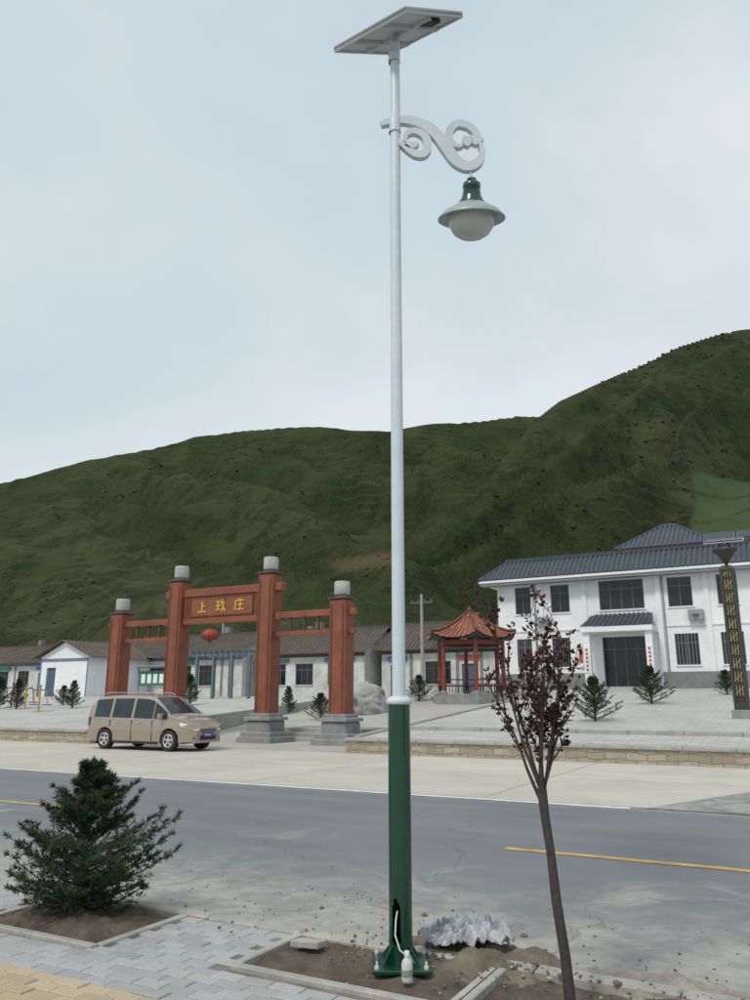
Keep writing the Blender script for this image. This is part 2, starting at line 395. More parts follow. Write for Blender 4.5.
b=MB();b.tube([(0,0,1.6),(0,0,3),(0,0,5),(0.006,0,6.62)],[.043,.042,.040,.037],28)
b.lathe([(.046,5.93),(.046,5.80)],n=20);b.lathe([(.046,6.45),(.046,6.55),(.037,6.56)],n=20)
b.obj('pole',[m_pw],parent=lamp,recalc=False)
va=Vector((.462,.304,.27));vb=Vector((.561,-.627,-.25));nn=va.cross(vb).normalized();nn=nn if nn.z>0 else -nn
vb=(vb-va*(vb.dot(va)/va.dot(va)))
pc=Vector((.02,.02,6.77))
b=MB();b.obox(pc,va,vb,nn*.03,0);b.obox(pc+nn*.017,va*.96,vb*.97,nn*.003,1)
for e in (-1,1):
    b.obox(pc+va*.48*e-nn*.012,va*.04,vb,nn*.035,2);b.obox(pc+vb*.485*e-nn*.012,va*.92,vb*.03,nn*.033,2)
b.obox(pc-nn*.03,va*.07,vb*.85,nn*.03,2);b.obox(pc-nn*.03+vb*.2,va*.9,vb*.04,nn*.028,2);b.obox(pc-nn*.03-vb*.2,va*.9,vb*.04,nn*.028,2)
b.obox(pc-nn*.035+vb*.36+va*.1,va*.2,vb*.12,nn*.03,3)
b.tube([(0,0,6.6),tuple(pc-nn*.03)],[.03,.03],12,2)
b.obj('solar_panel',[M('panel_backsheet',(.55,.58,.6),.08,2,.5),m_cell,m_galv,m_black],parent=lamp)
def px(p): return ((p[0]-397)*.00756,5.90-(p[1]-122)*.0088)
def smoothpts(P,k=8):
    out=[];n=len(P)
    for i in range(n-1):
        p0,p1,p2,p3=[Vector(P[j]) for j in (max(i-1,0),i,i+1,min(i+2,n-1))]
        for t in range(k):
            t=t/k;out.append(.5*((2*p1)+(p2-p0)*t+(2*p0-5*p1+4*p2-p3)*t*t+(3*p1-p0-3*p2+p3)*t**3))
    out.append(Vector(P[-1]));return out
b=MB()
m1=[px(p) for p in [(383,125),(398,121),(415,122),(430,128),(441,138),(450,151),(459,163),(470,168),(480,164),(485,154),(482,144),(474,141),(468,147)]]
m2=[px(p) for p in [(484,150),(481,137),(473,127),(461,124),(453,131),(453,141),(461,147),(469,143),(468,137)]]
m3=[px(p) for p in [(400,142),(407,149),(417,156),(426,156),(430,148),(427,138),(417,133),(409,136),(408,143),(414,148),(420,145)]]
for P,w0,yy in ((m1,.092,0),(m2,.062,.009),(m3,.062,-.007)):
    q=smoothpts(P,8);n_=len(q)
    wd=[max(.008,w0*(math.sin(math.pi*min(1,(i/n_)*1.1+.08))**.6)) if i/n_<.82 else w0*max(.35,1-(i/n_-.82)*3) for i in range(n_)]
    b.ribbon(q,wd,.045,0,yy)
b.tube([(.565,0,5.50),(.578,0,5.36)],[.012,.012],8,0)
b.obj('scroll_arm',[m_scroll],parent=lamp,bevel=.004)
# lantern head, hanging slightly tipped
b=MB();LX=.578
b.lathe([(.0,5.40),(.035,5.40),(.040,5.375),(.066,5.365),(.070,5.33),(.062,5.32),(.076,5.26),(.110,5.205)],(0,0,0),n=32,m=0)
b.lathe([(.110,5.206),(.15,5.185),(.21,5.150),(.252,5.105),(.254,5.095),(.247,5.093),(.19,5.120),(.15,5.125)],(0,0,0),n=48,m=1)
b.lathe([(.172,5.123),(.174,5.085),(.163,5.035),(.130,4.985),(.080,4.955),(.03,4.945),(0,4.944)],(0,0,0),n=40,m=2)
ct,st_=math.cos(math.radians(17)),math.sin(math.radians(17))
b.v=[(LX+x_,y_*ct-(z_-5.40)*st_,5.40+y_*st_+(z_-5.40)*ct) for x_,y_,z_ in b.v]
m_dome,nt,bs=nodes('opal_diffuser');bs.inputs['Roughness'].default_value=.35;bs.inputs['Subsurface Weight'].default_value=.15
nt.links.new(ramp(nt,noise(nt,coord(nt),6,3),[(.3,(.42,.45,.45)),(.7,(.54,.56,.55))]),bs.inputs['Base Color'])
b.obj('lantern_head',[m_pg,M('shade_grey_green',(.34,.41,.41),.15,3,.4),m_dome],parent=lamp,recalc=False)
b=MB();b.tube([(v.x,v.y,v.z) for v in [Vector(p) for p in [(-.02,-.05,.38),(-.03,-.085,.34),(-.035,-.12,.27),(-.01,-.15,.2),(.04,-.17,.17),(.07,-.2,.15),(.05,-.24,.19),(.03,-.29,.23)]]],.005,6,0)
b.obj('cable',[M('white_cable',(.6,.6,.58),.1,3,.5)],parent=lamp)
b=MB();b.lathe([(0,0),(.028,0),(.031,.01),(.031,.09),(.025,.108),(.013,.122),(.013,.13)],n=20,m=0);b.lathe([(.015,.128),(.015,.155),(0,.156)],n=16,m=1);b.lathe([(.0315,.03),(.0315,.065)],n=20,m=2)
b.obj('bottle',[M('bottle_white',(.6,.61,.58),.1,9,.35),M('bottle_cap',(.65,.66,.62),.1,9,.4),M('bottle_label',(.25,.35,.25),.3,30,.5)],world=(PX+.025,PY-.30,.085),aligned=False)
n=90;A,S=np.meshgrid(np.linspace(-1,1,n),np.linspace(-1,1,n));rr=np.sqrt(A**2+S**2)
ang=np.arctan2(S,A);wob=.72+.55*fbm(np.cos(ang)*1.5+9,np.sin(ang)*1.5+4,4,5)
X_=A*.30*wob;Y_=S*.24*wob
rid=np.abs(fbm(A*2.6,S*2.6,2,31)-.5)*2;rid2=np.abs(fbm(A*6,S*6,3,41)-.5)*2
Z_=.07*np.clip(1-rr*.75,0,1)+.13*rid*np.clip(1.2-rr*.9,0,1)+.09*rid2
b=MB();b.v=[tuple(t) for t in np.stack([X_.ravel(),Y_.ravel(),Z_.ravel()],1)]
for j in range(n-1):
    for i in range(n-1):
        if rr[j,i]>.97: continue
        k=j*n+i;b.f.append((k,k+1,k+n+1,k+n));b.m.append(0);b.sm.append(False)
b.obj('plastic_bag',[M('crumpled_plastic',(.46,.48,.50),.6,7,.28,c2=(.07,.08,.10))],world=(.58,5.50,.10),aligned=False,recalc=False)
# ---------------------------------------------------------------- foliage
m_bark=M('spruce_bark',(.09,.065,.045),.3,20,.9)
def mat_leaf(name,c1,c2,sc_=9,rough=.6):
    m,nt,b=nodes(name);co=coord(nt)
    at=nt.nodes.new('ShaderNodeAttribute');at.attribute_name='rnd'
    f=mth(nt,'ADD',mth(nt,'MULTIPLY',at.outputs['Fac'],.6),mth(nt,'MULTIPLY',noise(nt,co,sc_,3),.4))
    nt.links.new(ramp(nt,f,[(.15,c1),(.8,c2)]),b.inputs['Base Color']);b.inputs['Roughness'].default_value=rough
    b.inputs['Specular IOR Level'].default_value=.2
    return m
m_need=mat_leaf('spruce_needles',(.010,.025,.012),(.052,.076,.035))
m_plum=mat_leaf('plum_leaves',(.022,.009,.011),(.095,.036,.034))
def spruce_mesh(name,H,Rr,nb,ntw,nn_,seed,nl=.028,nw=.005,irr=0):
    rg=random.Random(seed);b=MB();rv=[]
    def fin(v): rv.extend([v]*(len(b.f)-len(rv)))
    b.tube([(0,0,0),(.01,0,H*.5),(0,.01,H*.97)],[.03*H,.018*H,.004],7,0);fin(.5)
    def needles(p,q,cnt,col):
        d=(q-p);L=d.length;d=d/L if L>0 else Vector((0,0,1))
        x=d.orthogonal().normalized();y=d.cross(x)
        for i in range(cnt):
            t=rg.random();ang=rg.random()*6.283;o=p+d*(L*t)
            r=(math.cos(ang)*x+math.sin(ang)*y);dd=(r*.85+d*.65+Vector((0,0,.15))).normalized()
            l=nl*rg.uniform(.7,1.2);side=dd.cross(r).normalized() if rg.random()<.5 else dd.cross(Vector((rg.random()-.5,rg.random()-.5,rg.random()-.5))).normalized()
            b.add([o-side*nw/2,o+side*nw/2,o+dd*l+side*nw*.15,o+dd*l-side*nw*.15],[(0,1,2,3)],1);fin(min(1,max(0,col+rg.uniform(-.25,.25))))
    needles(Vector((0,0,H*.7)),Vector((0,.01,H*1.0)),nn_*5,.5)
    for k in range(nb):
        t=(k/nb)**1.05
        if irr: t=(k/nb)**1.3
        z=H*(.04+.90*t)
        az=k*2.4+rg.uniform(-.4,.4)
        if irr:
            L=Rr*float(np.interp(t,[0,.1,.3,.5,.7,.85,1],[.70,.96,.98,.72,.38,.22,.12]))*rg.choice([.58,.76,.92,1.05,1.2])
            el=math.radians(rg.uniform(-6,20)+24*t)
        else:
            L=Rr*(1-t)**.75*rg.uniform(.6,1.12)+.05*H
            el=math.radians(rg.uniform(5,28)+35*t)
        dirn=Vector((math.cos(az)*math.cos(el),math.sin(az)*math.cos(el),math.sin(el)))
        p=Vector((0,0,z));pts=[p];seg=5
        for i in range(seg):
            dirn=(dirn+Vector((rg.uniform(-.1,.1),rg.uniform(-.1,.1),.07+(rg.uniform(-.08,.08) if irr else 0)))).normalized();p=p+dirn*L/seg;pts.append(p)
        b.tube(pts,[.009*H*(1-i/6) for i in range(6)],4,0,cap=False);fin(.4)
        colb=rg.uniform(.05,.75)
        for i in range(seg): needles(pts[i],pts[i+1],int(nn_*1.3),colb+.1*i/seg)
        for j in range(ntw):
            u=.15+.85*(j+rg.random())/ntw;i=min(seg-1,int(u*seg));o=pts[i].lerp(pts[i+1],u*seg-i)
            dd=(pts[i+1]-pts[i]).normalized();sd=dd.cross(Vector((0,0,1))).normalized()*(1 if j%2 else -1)
            tl=L*.42*(1.1-u)*rg.uniform(.7,1.3)+.03*H
            q=o+(dd*.7+sd*.8+Vector((0,0,rg.uniform(-.15,.25)))).normalized()*tl
            needles(o,q,nn_,colb+.15*u)
            for s_ in (-1,1):
                o2=o.lerp(q,.5);q2=o2+((q-o).normalized()*.8+dd*.5*s_+Vector((0,0,rg.uniform(-.1,.2)))).normalized()*tl*.45
                needles(o2,q2,nn_//2,colb+.2)
    me=bpy.data.meshes.new(name);me.from_pydata(b.v,[],b.f);me.materials.append(m_bark);me.materials.append(m_need)
    me.polygons.foreach_set('material_index',b.m);me.update()
    at=me.attributes.new('rnd','FLOAT','FACE');at.data.foreach_set('value',rv);return me
me=spruce_mesh('spruce_a',1.10,.62,98,9,19,5,.036,.007,1)
o=bpy.data.objects.new('spruce_tree',me);sc.collection.objects.link(o);o.location=(-2.14,6.2,.06);o.rotation_euler=(0,.02,1.0)
me2=spruce_mesh('spruce_b',1.4,.95,60,6,9,8,.06,.016)
me3=spruce_mesh('spruce_c',1.5,.6,52,5,8,12,.06,.016)
def put_spruce(X,Y,sc_,me_,z=None):
    a=X*CA+Y*SA;s_=-X*SA+Y*CA
    zz=float(zg(a,s_)) if (a>-12.5 or a<-23) else float(zlow(a,s_))
    o=bpy.data.objects.new('spruce_tree',me_);sc.collection.objects.link(o);o.location=(X,Y,zz-.02);o.scale=(sc_,)*3;o.rotation_euler=(0,0,random.random()*6)
put_spruce(7.45,27.4,1.05,me2);put_spruce(11.5,33.5,1.1,me2);put_spruce(16.2,37,.8,me2)
for X,Y,k,mm in [(-9.9,43,1.1,me3),(-4.3,40,.9,me3),(-2.5,37,.85,me2),(2.3,42,.95,me2),(-16.5,44,1,me3),(-20,45,1.1,me3),(-21.5,46,1.2,me3),(-18.2,47,.8,me2)]:
    put_spruce(X,Y,k,mm)
rg=random.Random(21);b=MB()
bx,by=.955,4.44
tr=[(0.035,0,-.02),(.018,.0,.25),(-.012,.0,.5),(-.03,0,.75),(-.05,0,.92),(-.06,0,1.06)]
b.tube(tr,[.031,.027,.026,.023,.024,.026],10,0)
def leaf(p,d,l):
    up=Vector((rg.uniform(-1,1),rg.uniform(-1,1),rg.uniform(-.2,1))).normalized();sd=d.cross(up)
    sd=sd.normalized() if sd.length>1e-4 else Vector((1,0,0));nr=sd.cross(d)
    w=l*.3;m_=p+d*l*.5
    b.add([p,m_+sd*w-nr*w*.25,p+d*l,m_-sd*w-nr*w*.25,m_+nr*w*.15],[(0,1,4),(1,2,4),(2,3,4),(3,0,4)],1,True)
def br(p,d,L,r,lev):
    pts=[p];seg=6
    for i in range(seg):
        d=(d+Vector((rg.uniform(-.12,.12),rg.uniform(-.12,.12),.05))).normalized();p=p+d*L/seg;pts.append(p)
    b.tube(pts,[r*(1-.13*i) for i in range(seg+1)],6,0,cap=False)
    dens=rg.uniform(.15,.62)
    for i in range(2 if lev==0 else 0,seg+1):
        o=pts[i]
        if lev<2 and rg.random()<(.72 if lev==0 else .4):
            ang=rg.random()*6.28;sd=Vector((math.cos(ang),math.sin(ang),.6)).normalized()
            br(o,(d*.6+sd*.8).normalized(),L*rg.uniform(.25,.46),r*.5,lev+1)
        for k in range((4 if lev else 3) if i>(1 if lev==0 else 0) else 0):
            if rg.random()>dens: continue
            ld=(d*.3+Vector((rg.uniform(-1,1),rg.uniform(-1,1),rg.uniform(-.6,.8)))).normalized()
            leaf(o+Vector((rg.uniform(-.012,.012),)*3),ld,rg.uniform(.024,.044))
for i,(dx,dy,dz,L) in enumerate([(-.18,.1,1,.82),(.18,-.05,1,.80),(.02,.2,1,.72),(-.36,-.15,1,.70),(.34,.12,.95,.72),(.06,-.24,1,.70),(-.08,.32,1,.58),(.12,.05,1,.82),(-.48,.1,1,.58),(.42,-.1,1,.48)]):
    br(Vector((-.06,0,1.04-.03*(i%3))),Vector((dx*1.0,dy,dz)).normalized(),L,.0115,0)
me=bpy.data.meshes.new('plum');me.from_pydata(b.v,[],b.f);me.materials.append(M('plum_bark',(.065,.052,.05),.4,30,.85,.4,90));me.materials.append(m_plum)
me.polygons.foreach_set('material_index',b.m);me.polygons.foreach_set('use_smooth',b.sm);me.update()
at=me.attributes.new('rnd','FLOAT','FACE');at.data.foreach_set('value',[rg.random() for _ in b.f])
o=bpy.data.objects.new('plum_tree',me);sc.collection.objects.link(o);o.location=(bx,by,.07)
# ---------------------------------------------------------------- gate
m_red=M('gate_red_brown',(.265,.085,.043),.35,1.2,.65,.15,30);m_redd=M('gate_dark_red',(.15,.045,.026),.2,2,.6)
m_gst=M('gate_stone',(.28,.28,.28),.35,2,.8,.2,30);m_gdk=M('gate_cap_dark',(.08,.07,.065),.3,3,.7);m_gold=M('gold_letters',(.75,.52,.07),.1,8,.4)
m_cap=M('gate_cap_stone',(.45,.44,.42),.3,3,.8,.2,30)
b=MB()
for x,zt in ((-5.55,5.1),(-2.29,6.28),(2.29,6.28),(5.55,5.1)):
    h=.34
    b.bbox(x-h,x+h,-h,h,1.0,zt,0,.04)
    for e in (-1,1):
        b.box(x-h+.07,x-h+.13,e*(h+.012)-.012,e*(h+.012)+.012,1.15,zt-.2,1);b.box(x+h-.13,x+h-.07,e*(h+.012)-.012,e*(h+.012)+.012,1.15,zt-.2,1)
    b.bbox(x-h-.05,x+h+.05,-h-.05,h+.05,zt,zt+.07,3,.02)
    b.lathe([(.30,zt+.07),(.30,zt+.13),(.25,zt+.15),(.27,zt+.18)],(x,0,0),n=24,m=3)
    b.lathe([(.27,zt+.17),(.29,zt+.21),(.29,zt+.62),(.27,zt+.66),(0,zt+.67)],(x,0,0),n=24,m=5)
    b.bbox(x-.78,x+.78,-.78,.78,-.1,.22,2,.03);b.bbox(x-.68,x+.68,-.68,.68,.22,.40,2,.03)
    b.bbox(x-.52,x+.52,-.52,.52,.40,.80,2,.05);b.bbox(x-.6,x+.6,-.6,.6,.80,.92,2,.03);b.bbox(x-.46,x+.46,-.46,.46,.92,1.05,2,.03)
b.bbox(-2.95,2.95,-.17,.17,5.62,5.92,0,.03);b.bbox(-2.9,2.9,-.15,.15,4.50,4.72,0,.03)
b.box(-1.95,1.95,-.11,.11,4.71,5.63,0)
b.box(-1.55,1.55,-.15,-.112,4.82,5.52,0)
for x in (-1.6,1.6): b.box(x-.025,x+.025,-.16,-.10,4.80,5.54,1)
for z in (4.80,5.54): b.box(-1.62,1.62,-.163,-.10,z-.022,z+.022,1)
for e in (-1,1):
    b.box(e*1.78-.05,e*1.78+.05,-.14,.14,4.72,5.62,1)
for e in (-1,1):
    x0,x1=sorted((e*2.63,e*6.15))
    b.bbox(x0,x1,-.12,.12,4.55,4.78,0,.02);b.bbox(x0,x1,-.10,.10,3.87,4.03,0,.02)
    for t in (3.3,3.92,4.54): b.box(e*t-.035,e*t+.035,-.06,.06,4.03,4.55,1)
def stroke(x0,z0,x1,z1,w=.045,ox=0):
    d=Vector((x1-x0,0,z1-z0));L=d.length;d.normalize();nrm=Vector((-d.z,0,d.x))
    b.obox((ox+(x0+x1)/2,-.165,5.17+(z0+z1)/2),d*(L+w*.6),(0,.024,0),nrm*w,4)
for s_ in [(0,.2,0,-.2),(0,.03,.14,.03),(-.2,-.2,.2,-.2)]: stroke(*s_,ox=-.95)
for s_ in [(-.22,.17,-.04,.17),(-.21,.0,-.05,.0),(-.23,-.17,-.03,-.14),(-.13,.17,-.13,-.16),(.08,.22,.0,.02),(.06,.12,.18,.12),(.18,.12,.06,-.22),(.1,-.02,.24,-.21)]: stroke(*s_,ox=0)
for s_ in [(0,.24,.02,.18),(-.18,.16,.2,.16),(-.18,.16,-.23,-.2),(-.08,-.0,.16,-.0),(.04,.1,.04,-.19),(-.12,-.19,.2,-.19)]: stroke(*s_,ox=.95)
b.obj('memorial_gate',[m_red,m_redd,m_gst,m_gdk,m_gold,m_cap],loc=(-20.35,24.6,0))
m_lr=M('red_lantern_cloth',(.38,.06,.05),.25,4,.6)
b=MB();b.lathe([(0.08,.22),(.2,.20),(.31,.12),(.36,.0),(.31,-.12),(.2,-.20),(.08,-.22)],n=24,m=0)
for k in range(12):
    t=k*math.pi/6;b.tube([(r*math.cos(t)*1.01,r*math.sin(t)*1.01,z) for r,z in [(.2,.20),(.31,.12),(.36,0),(.31,-.12),(.2,-.20)]],.008,4,1,cap=False)
b.lathe([(.09,.22),(.09,.27),(0,.27)],n=16,m=1);b.lathe([(.09,-.22),(.09,-.27),(0,-.27)],n=16,m=1);b.tube([(0,0,.27),(0,0,.46)],.012,6,1);b.tube([(0,0,-.27),(0,0,-.42)],[.02,.03],8,0)
b.obj('red_lantern',[m_lr,m_redd],loc=(-20.95,24.6,4.05))
# ---------------------------------------------------------------- car
def car():
    b=MB()
    def interp(x,T): return float(np.interp(x,[t[0] for t in T],[t[1] for t in T]))
    top=[(-2.25,1.02),(-2.21,1.3),(-2.1,1.56),(-1.88,1.655),(-1.2,1.70),(-.2,1.71),(.35,1.685),(.6,1.63),(1.0,1.38),(1.38,1.10),(1.46,1.065),(1.8,1.00),(2.03,.92),(2.17,.82),(2.25,.66)]
    wid=[(-2.25,.72),(-2.15,.79),(-1.9,.83),(-.5,.84),(1.0,.84),(1.6,.82),(1.95,.76),(2.15,.66),(2.25,.54)]
    belt=[(-2.25,.96),(-1.8,.99),(.0,.965),(1.2,.94),(1.46,.94),(2.0,.84),(2.25,.6)]
    wx=(-1.36,1.38);wr=.365
    def zb(x):
        z=.22 if -1.8<x<1.85 else .26
        for w in wx:
            if abs(x-w)<wr: z=max(z,.30+math.sqrt(wr*wr-(x-w)**2)*.98)
        return z
    st=sorted(set([round(v,3) for v in list(np.linspace(-2.25,2.25,38))+[-2.22,-2.02,-1.92,-1.2,-1.1,-.25,-.15,.62,.70,1.30,1.36,1.44,2.22]+[w+wr*math.cos(t) for w in wx for t in np.linspace(0,math.pi,9)]+[w+e*(wr+.002) for w in wx for e in(-1,1)]]))
    rows=[]
    for x in st:
        zt=interp(x,top);w=interp(x,wid);bl=min(interp(x,belt),zt-.06);z0=min(zb(x),bl-.06)
        g=max(0,zt-bl)/.74
        wt=w-.18*min(1,g*1.05)
        ztw=bl+(zt-bl)*.82 if zt-bl>.15 else bl+(zt-bl)*.5
        half=[(0,z0),(w*.9,z0),(w*.97,z0+.02),(w,max(z0+.03,min(.60,bl-.06))),(w*.99,max(z0+.04,min(.78,bl-.03))),(w*.965,bl),(wt+(w-wt)*.10,ztw),(wt-.06,zt-.03),(wt*.5,zt),(0,zt+.012)]
        rows.append([(x,-y,z) for y,z in half]+[(x,y,z) for y,z in reversed(half[1:-1])])
    n=len(rows[0])
    for i in range(len(st)-1):
        x0,x1=st[i],st[i+1];xm=(x0+x1)/2
        for k in range(n):
            k2=(k+1)%n;kk=k if k<9 else n-1-k
            m=0
            if kk==5 and any(a_<xm<b_ for a_,b_ in ((-1.92,-1.2),(-1.1,-.25),(-.15,.66),(.72,1.28))): m=1
            if kk in(7,8) and .62<xm<1.36: m=1
            if kk in(7,8) and -2.24<xm<-2.05: m=1
            if kk==0: m=2
            b.add([rows[i][k],rows[i][k2],rows[i+1][k2],rows[i+1][k]],[(0,1,2,3)],m,True)
    b.add(rows[0],[tuple(range(n))],0);b.add(rows[-1],[tuple(range(n))],0)
    for sg in (-1,1):
        for w in wx:
            y=sg*.725
            def L_(pr,m):
                vs=[];N=28
                for r_,d_ in pr:
                    for k in range(N):
                        t=2*math.pi*k/N;vs.append((w+r_*math.cos(t),y+sg*d_,.31+r_*math.sin(t)))
                b.add(vs,[(i*N+k,i*N+(k+1)%N,(i+1)*N+(k+1)%N,(i+1)*N+k) for i in range(len(pr)-1) for k in range(N)],m,True)
            L_([(.20,.10),(.23,.115),(.29,.11),(.31,.08),(.31,-.08),(.28,-.1),(0,-.1)],2)
            L_([(.20,.10),(.19,.05),(0,.05)],2)
            for s5 in range(5):
                t=s5*2*math.pi/5+.3;c,s_=math.cos(t),math.sin(t)
                b.obox((w+c*.105,y+sg*.085,.31+s_*.105),(c*.19,0,s_*.19),(-s_*.075,0,c*.075),(0,.02,0),3)
            L_([(.205,.10),(.205,.108),(.165,.108),(.165,.09)],3);L_([(.05,.1),(.05,.108),(0,.109)],3)
        for x in (-1.15,-.2,.68):
            b.box(x-.006,x+.006,*sorted((sg*.80,sg*.8435)),.30 if abs(x+1.15)>.1 else .7,.90,2)
        for x in (-.95,.02): b.box(x-.0,x+.16,*sorted((sg*.815,sg*.852)),.82,.85,3)
        b.box(-.95,.95,*sorted((sg*.80,sg*.85)),.20,.27,2)
        b.box(-1.85,1.3,*sorted((sg*.80,sg*.822)),.925,.938,3)
        b.bbox(1.02,1.16,*sorted((sg*.84,sg*1.0)),.97,1.12,0,.02)
        b.tube([(-1.7,sg*.60,1.715),(-1.5,sg*.60,1.76),(.1,sg*.60,1.755),(.25,sg*.6,1.70)],.014,6,3)
        b.add([(1.80,sg*.812,.85),(2.08,sg*.72,.81),(2.195,sg*.585,.76),(2.245,sg*.44,.69),(2.255,sg*.44,.60),(2.245,sg*.58,.62),(2.14,sg*.70,.66),(1.84,sg*.822,.74)],[tuple(range(8))],4)
        b.add([(-2.21,sg*.76,1.0),(-2.10,sg*.815,1.0),(-2.10,sg*.825,.72),(-2.22,sg*.76,.72)],[(0,1,2,3)],5)
        b.obox((2.20,sg*.53,.40),(.05,0,0),(0,.13,0),(0,0,.07),2)
    b.obox((2.245,0,.40),(.04,0,0),(0,.70,0),(0,0,.13),2);b.obox((2.25,0,.62),(.02,0,0),(0,.66,0),(0,0,.10),2)
    for z in (.595,.645): b.obox((2.262,0,z),(.01,0,0),(0,.62,0),(0,0,.012),3)
    b.obox((2.21,0,.30),(.10,0,0),(0,1.15,0),(0,0,.10),0)
    b.obox((2.275,0,.49),(.01,0,0),(0,.44,0),(0,0,.13),6)
    b.obox((2.282,-.05,.49),(.004,0,0),(0,.3,0),(0,0,.06),3)
    m_body=M('car_paint_champagne',(.40,.325,.25),.06,1,.3,metal=.45,coat=.8)
    return b.obj('parked_car',[m_body,glass_dark('car_glass'),m_black,M('alloy',(.55,.55,.55),.1,5,.35,metal=.6),M('headlight_glass',(.72,.74,.76),.15,12,.12),M('tail_light',(.35,.02,.02),.1,9,.25),M('blue_plate',(.02,.09,.40),.1,9,.4)],loc=(-18.95,19.75,.01),recalc=False)
car()
# ---------------------------------------------------------------- main building
m_wall=M('white_render',(.82,.83,.84),.12,.8,.85,.05,30);m_gbase=M('grey_stone_base',(.22,.22,.225),.25,3,.8,.2,20)
m_tile=M('grey_roof_tile',(.085,.10,.13),.3,2,.6,.2,20);m_tiled=M('grey_tile_dark',(.05,.06,.075),.3,3,.6)
m_frame=M('window_frame',(.13,.135,.14),.1,5,.4);m_glass=glass_dark('building_glass',(.010,.012,.015));m_trim=M('grey_trim',(.30,.31,.33),.1,3,.7)
m_sign=M('red_sign',(.48,.12,.09),.3,9,.6);m_conc=M('step_concrete',(.45,.44,.42),.2,2,.85)
def tileroof(b,p0,p1,p2,p3,sp=.26,r=.06,m=0,mr=1):
    p0,p1,p2,p3=[Vector(p) for p in (p0,p1,p2,p3)];b.add([p0,p1,p2,p3],[(0,1,2,3)],mr)
    n_=max(2,int((p1-p0).length/sp));nr=(p1-p0).cross(p3-p0).normalized();nr=nr if nr.z>0 else -nr
    e=(p1-p0).normalized()
    for i in range(n_+1):
        x=(i/n_)*(p1-p0).length
        q0=p0+e*x
        up=(p3-p0)-e*((p3-p0).dot(e));xs=(p3-p0).dot(e);xe=(p2-p0).dot(e);LL=(p1-p0).length
        if x<xs: k=x/xs
        elif x>xe: k=(LL-x)/max(1e-6,LL-xe)
        else: k=1
        if k<.03: continue
        q1=q0+up*k
        vs=[]
        for q in (q0,q1):
            for t in (0,.6,1.57,2.54,3.14): vs.append(q+e*(r*math.cos(t))+nr*(r*math.sin(t)+.004))
        b.add(vs,[(j,j+1,j+6,j+5) for j in range(4)]+[(0,1,2,3,4)],m,False)
def window(b,x0,x1,z0,z1,y,mf,mg,nv=2,hz=None,ms=0):
    b.box(x0,x1,y+.10,y+.12,z0,z1,mg)
    f=.05
    for xx in [x0+f/2,x1-f/2]+[x0+(x1-x0)*i/nv for i in range(1,nv)]: b.box(xx-f/2,xx+f/2,y+.055,y+.098,z0,z1,mf)
    for zz in [z0+f/2,z1-f/2]+([z0+(z1-z0)*hz] if hz else []): b.box(x0+f,x1-f,y+.06,y+.096,zz-f/2,zz+f/2,mf)
    b.box(x0-.06,x1+.06,y-.07,y+.05,z0-.07,z0-.003,ms)
def wall_with_openings(b,x0,x1,z0,z1,y,th,ops,m):
    xs=sorted(set([x0,x1]+[o[0] for o in ops]+[o[1] for o in ops]));zs=sorted(set([z0,z1]+[o[2] for o in ops]+[o[3] for o in ops]))
    for i in range(len(xs)-1):
        j=0
        while j<len(zs)-1:
            def op(jj):
                cx,cz=(xs[i]+xs[i+1])/2,(zs[jj]+zs[jj+1])/2
                return any(o[0]<cx<o[1] and o[2]<cz<o[3] for o in ops)
            if op(j): j+=1;continue
            k=j
            while k<len(zs)-1 and not op(k): k+=1
            b.box(xs[i],xs[i+1],y,y+th,zs[j],zs[k],m);j=k
b=MB()
a0,a1=-16.1,12;S0=45
ups=[(-15.0,-14.05),(-12.85,-11.75),(-6.35,-5.1),(-3.85,-2.85),(-.6,.6),(2.6,3.8),(6,7.2),(9,10.2)]
ops=[(x0,x1,6.4,8.0) for x0,x1 in ups]+[(-10.05,-7.6,6.4,8.05)]
low=[(-12.9,-11.85),(-6.2,-5.0),(-3.9,-2.8),(-.6,.6),(2.6,3.8),(6,7.2),(9,10.2),(-15.0,-14.1)]
ops+=[(x0,x1,3.3,4.95) for x0,x1 in low]+[(-10.05,-7.6,2.15,4.9)]
wall_with_openings(b,a0,a1,1.6,8.4,S0,.25,ops,0)
b.box(a0,a0+.25,S0+.25,55,1.6,8.4,0);b.box(a1-.25,a1,S0+.25,55,1.6,8.4,0);b.box(a0,a1,55,55.2,1.6,8.4,0)
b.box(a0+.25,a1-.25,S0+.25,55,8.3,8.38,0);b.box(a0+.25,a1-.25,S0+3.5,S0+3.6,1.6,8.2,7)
for x0,x1 in ups: window(b,x0,x1,6.4,8.0,S0,3,4,2,.7)
for x0,x1 in low:
    window(b,x0,x1,3.3,4.95,S0,3,4,2,.7)
    for i in range(1,7): xx=x0+(x1-x0)*i/7;b.box(xx-.012,xx+.012,S0+.01,S0+.03,3.3,4.95,2)
window(b,-10.05,-7.6,6.4,8.05,S0,3,4,4,.7)
window(b,-10.05,-7.6,2.18,4.9,S0+.1,3,4,4,.75,9)
for x in (-13.45,-10.9,-6.85,-4.4,-1.7,1.6,5.0,8.2): b.box(x-.14,x+.14,S0-.10,S0-.003,2.9,8.4,0)
b.box(a0,a1,S0-.06,S0-.003,5.35,5.45,0)
b.box(-6.9,a1,S0-.12,S0-.004,1.6,2.95,1);b.box(a0,-10.6,S0-.12,S0-.004,1.6,2.95,1)
b.tube([(-6.6,S0-.08,2.95),(-6.6,S0-.08,8.2)],.05,8,2);b.tube([(-13.8,S0-.08,2.95),(-13.8,S0-.08,8.2)],.05,8,2)
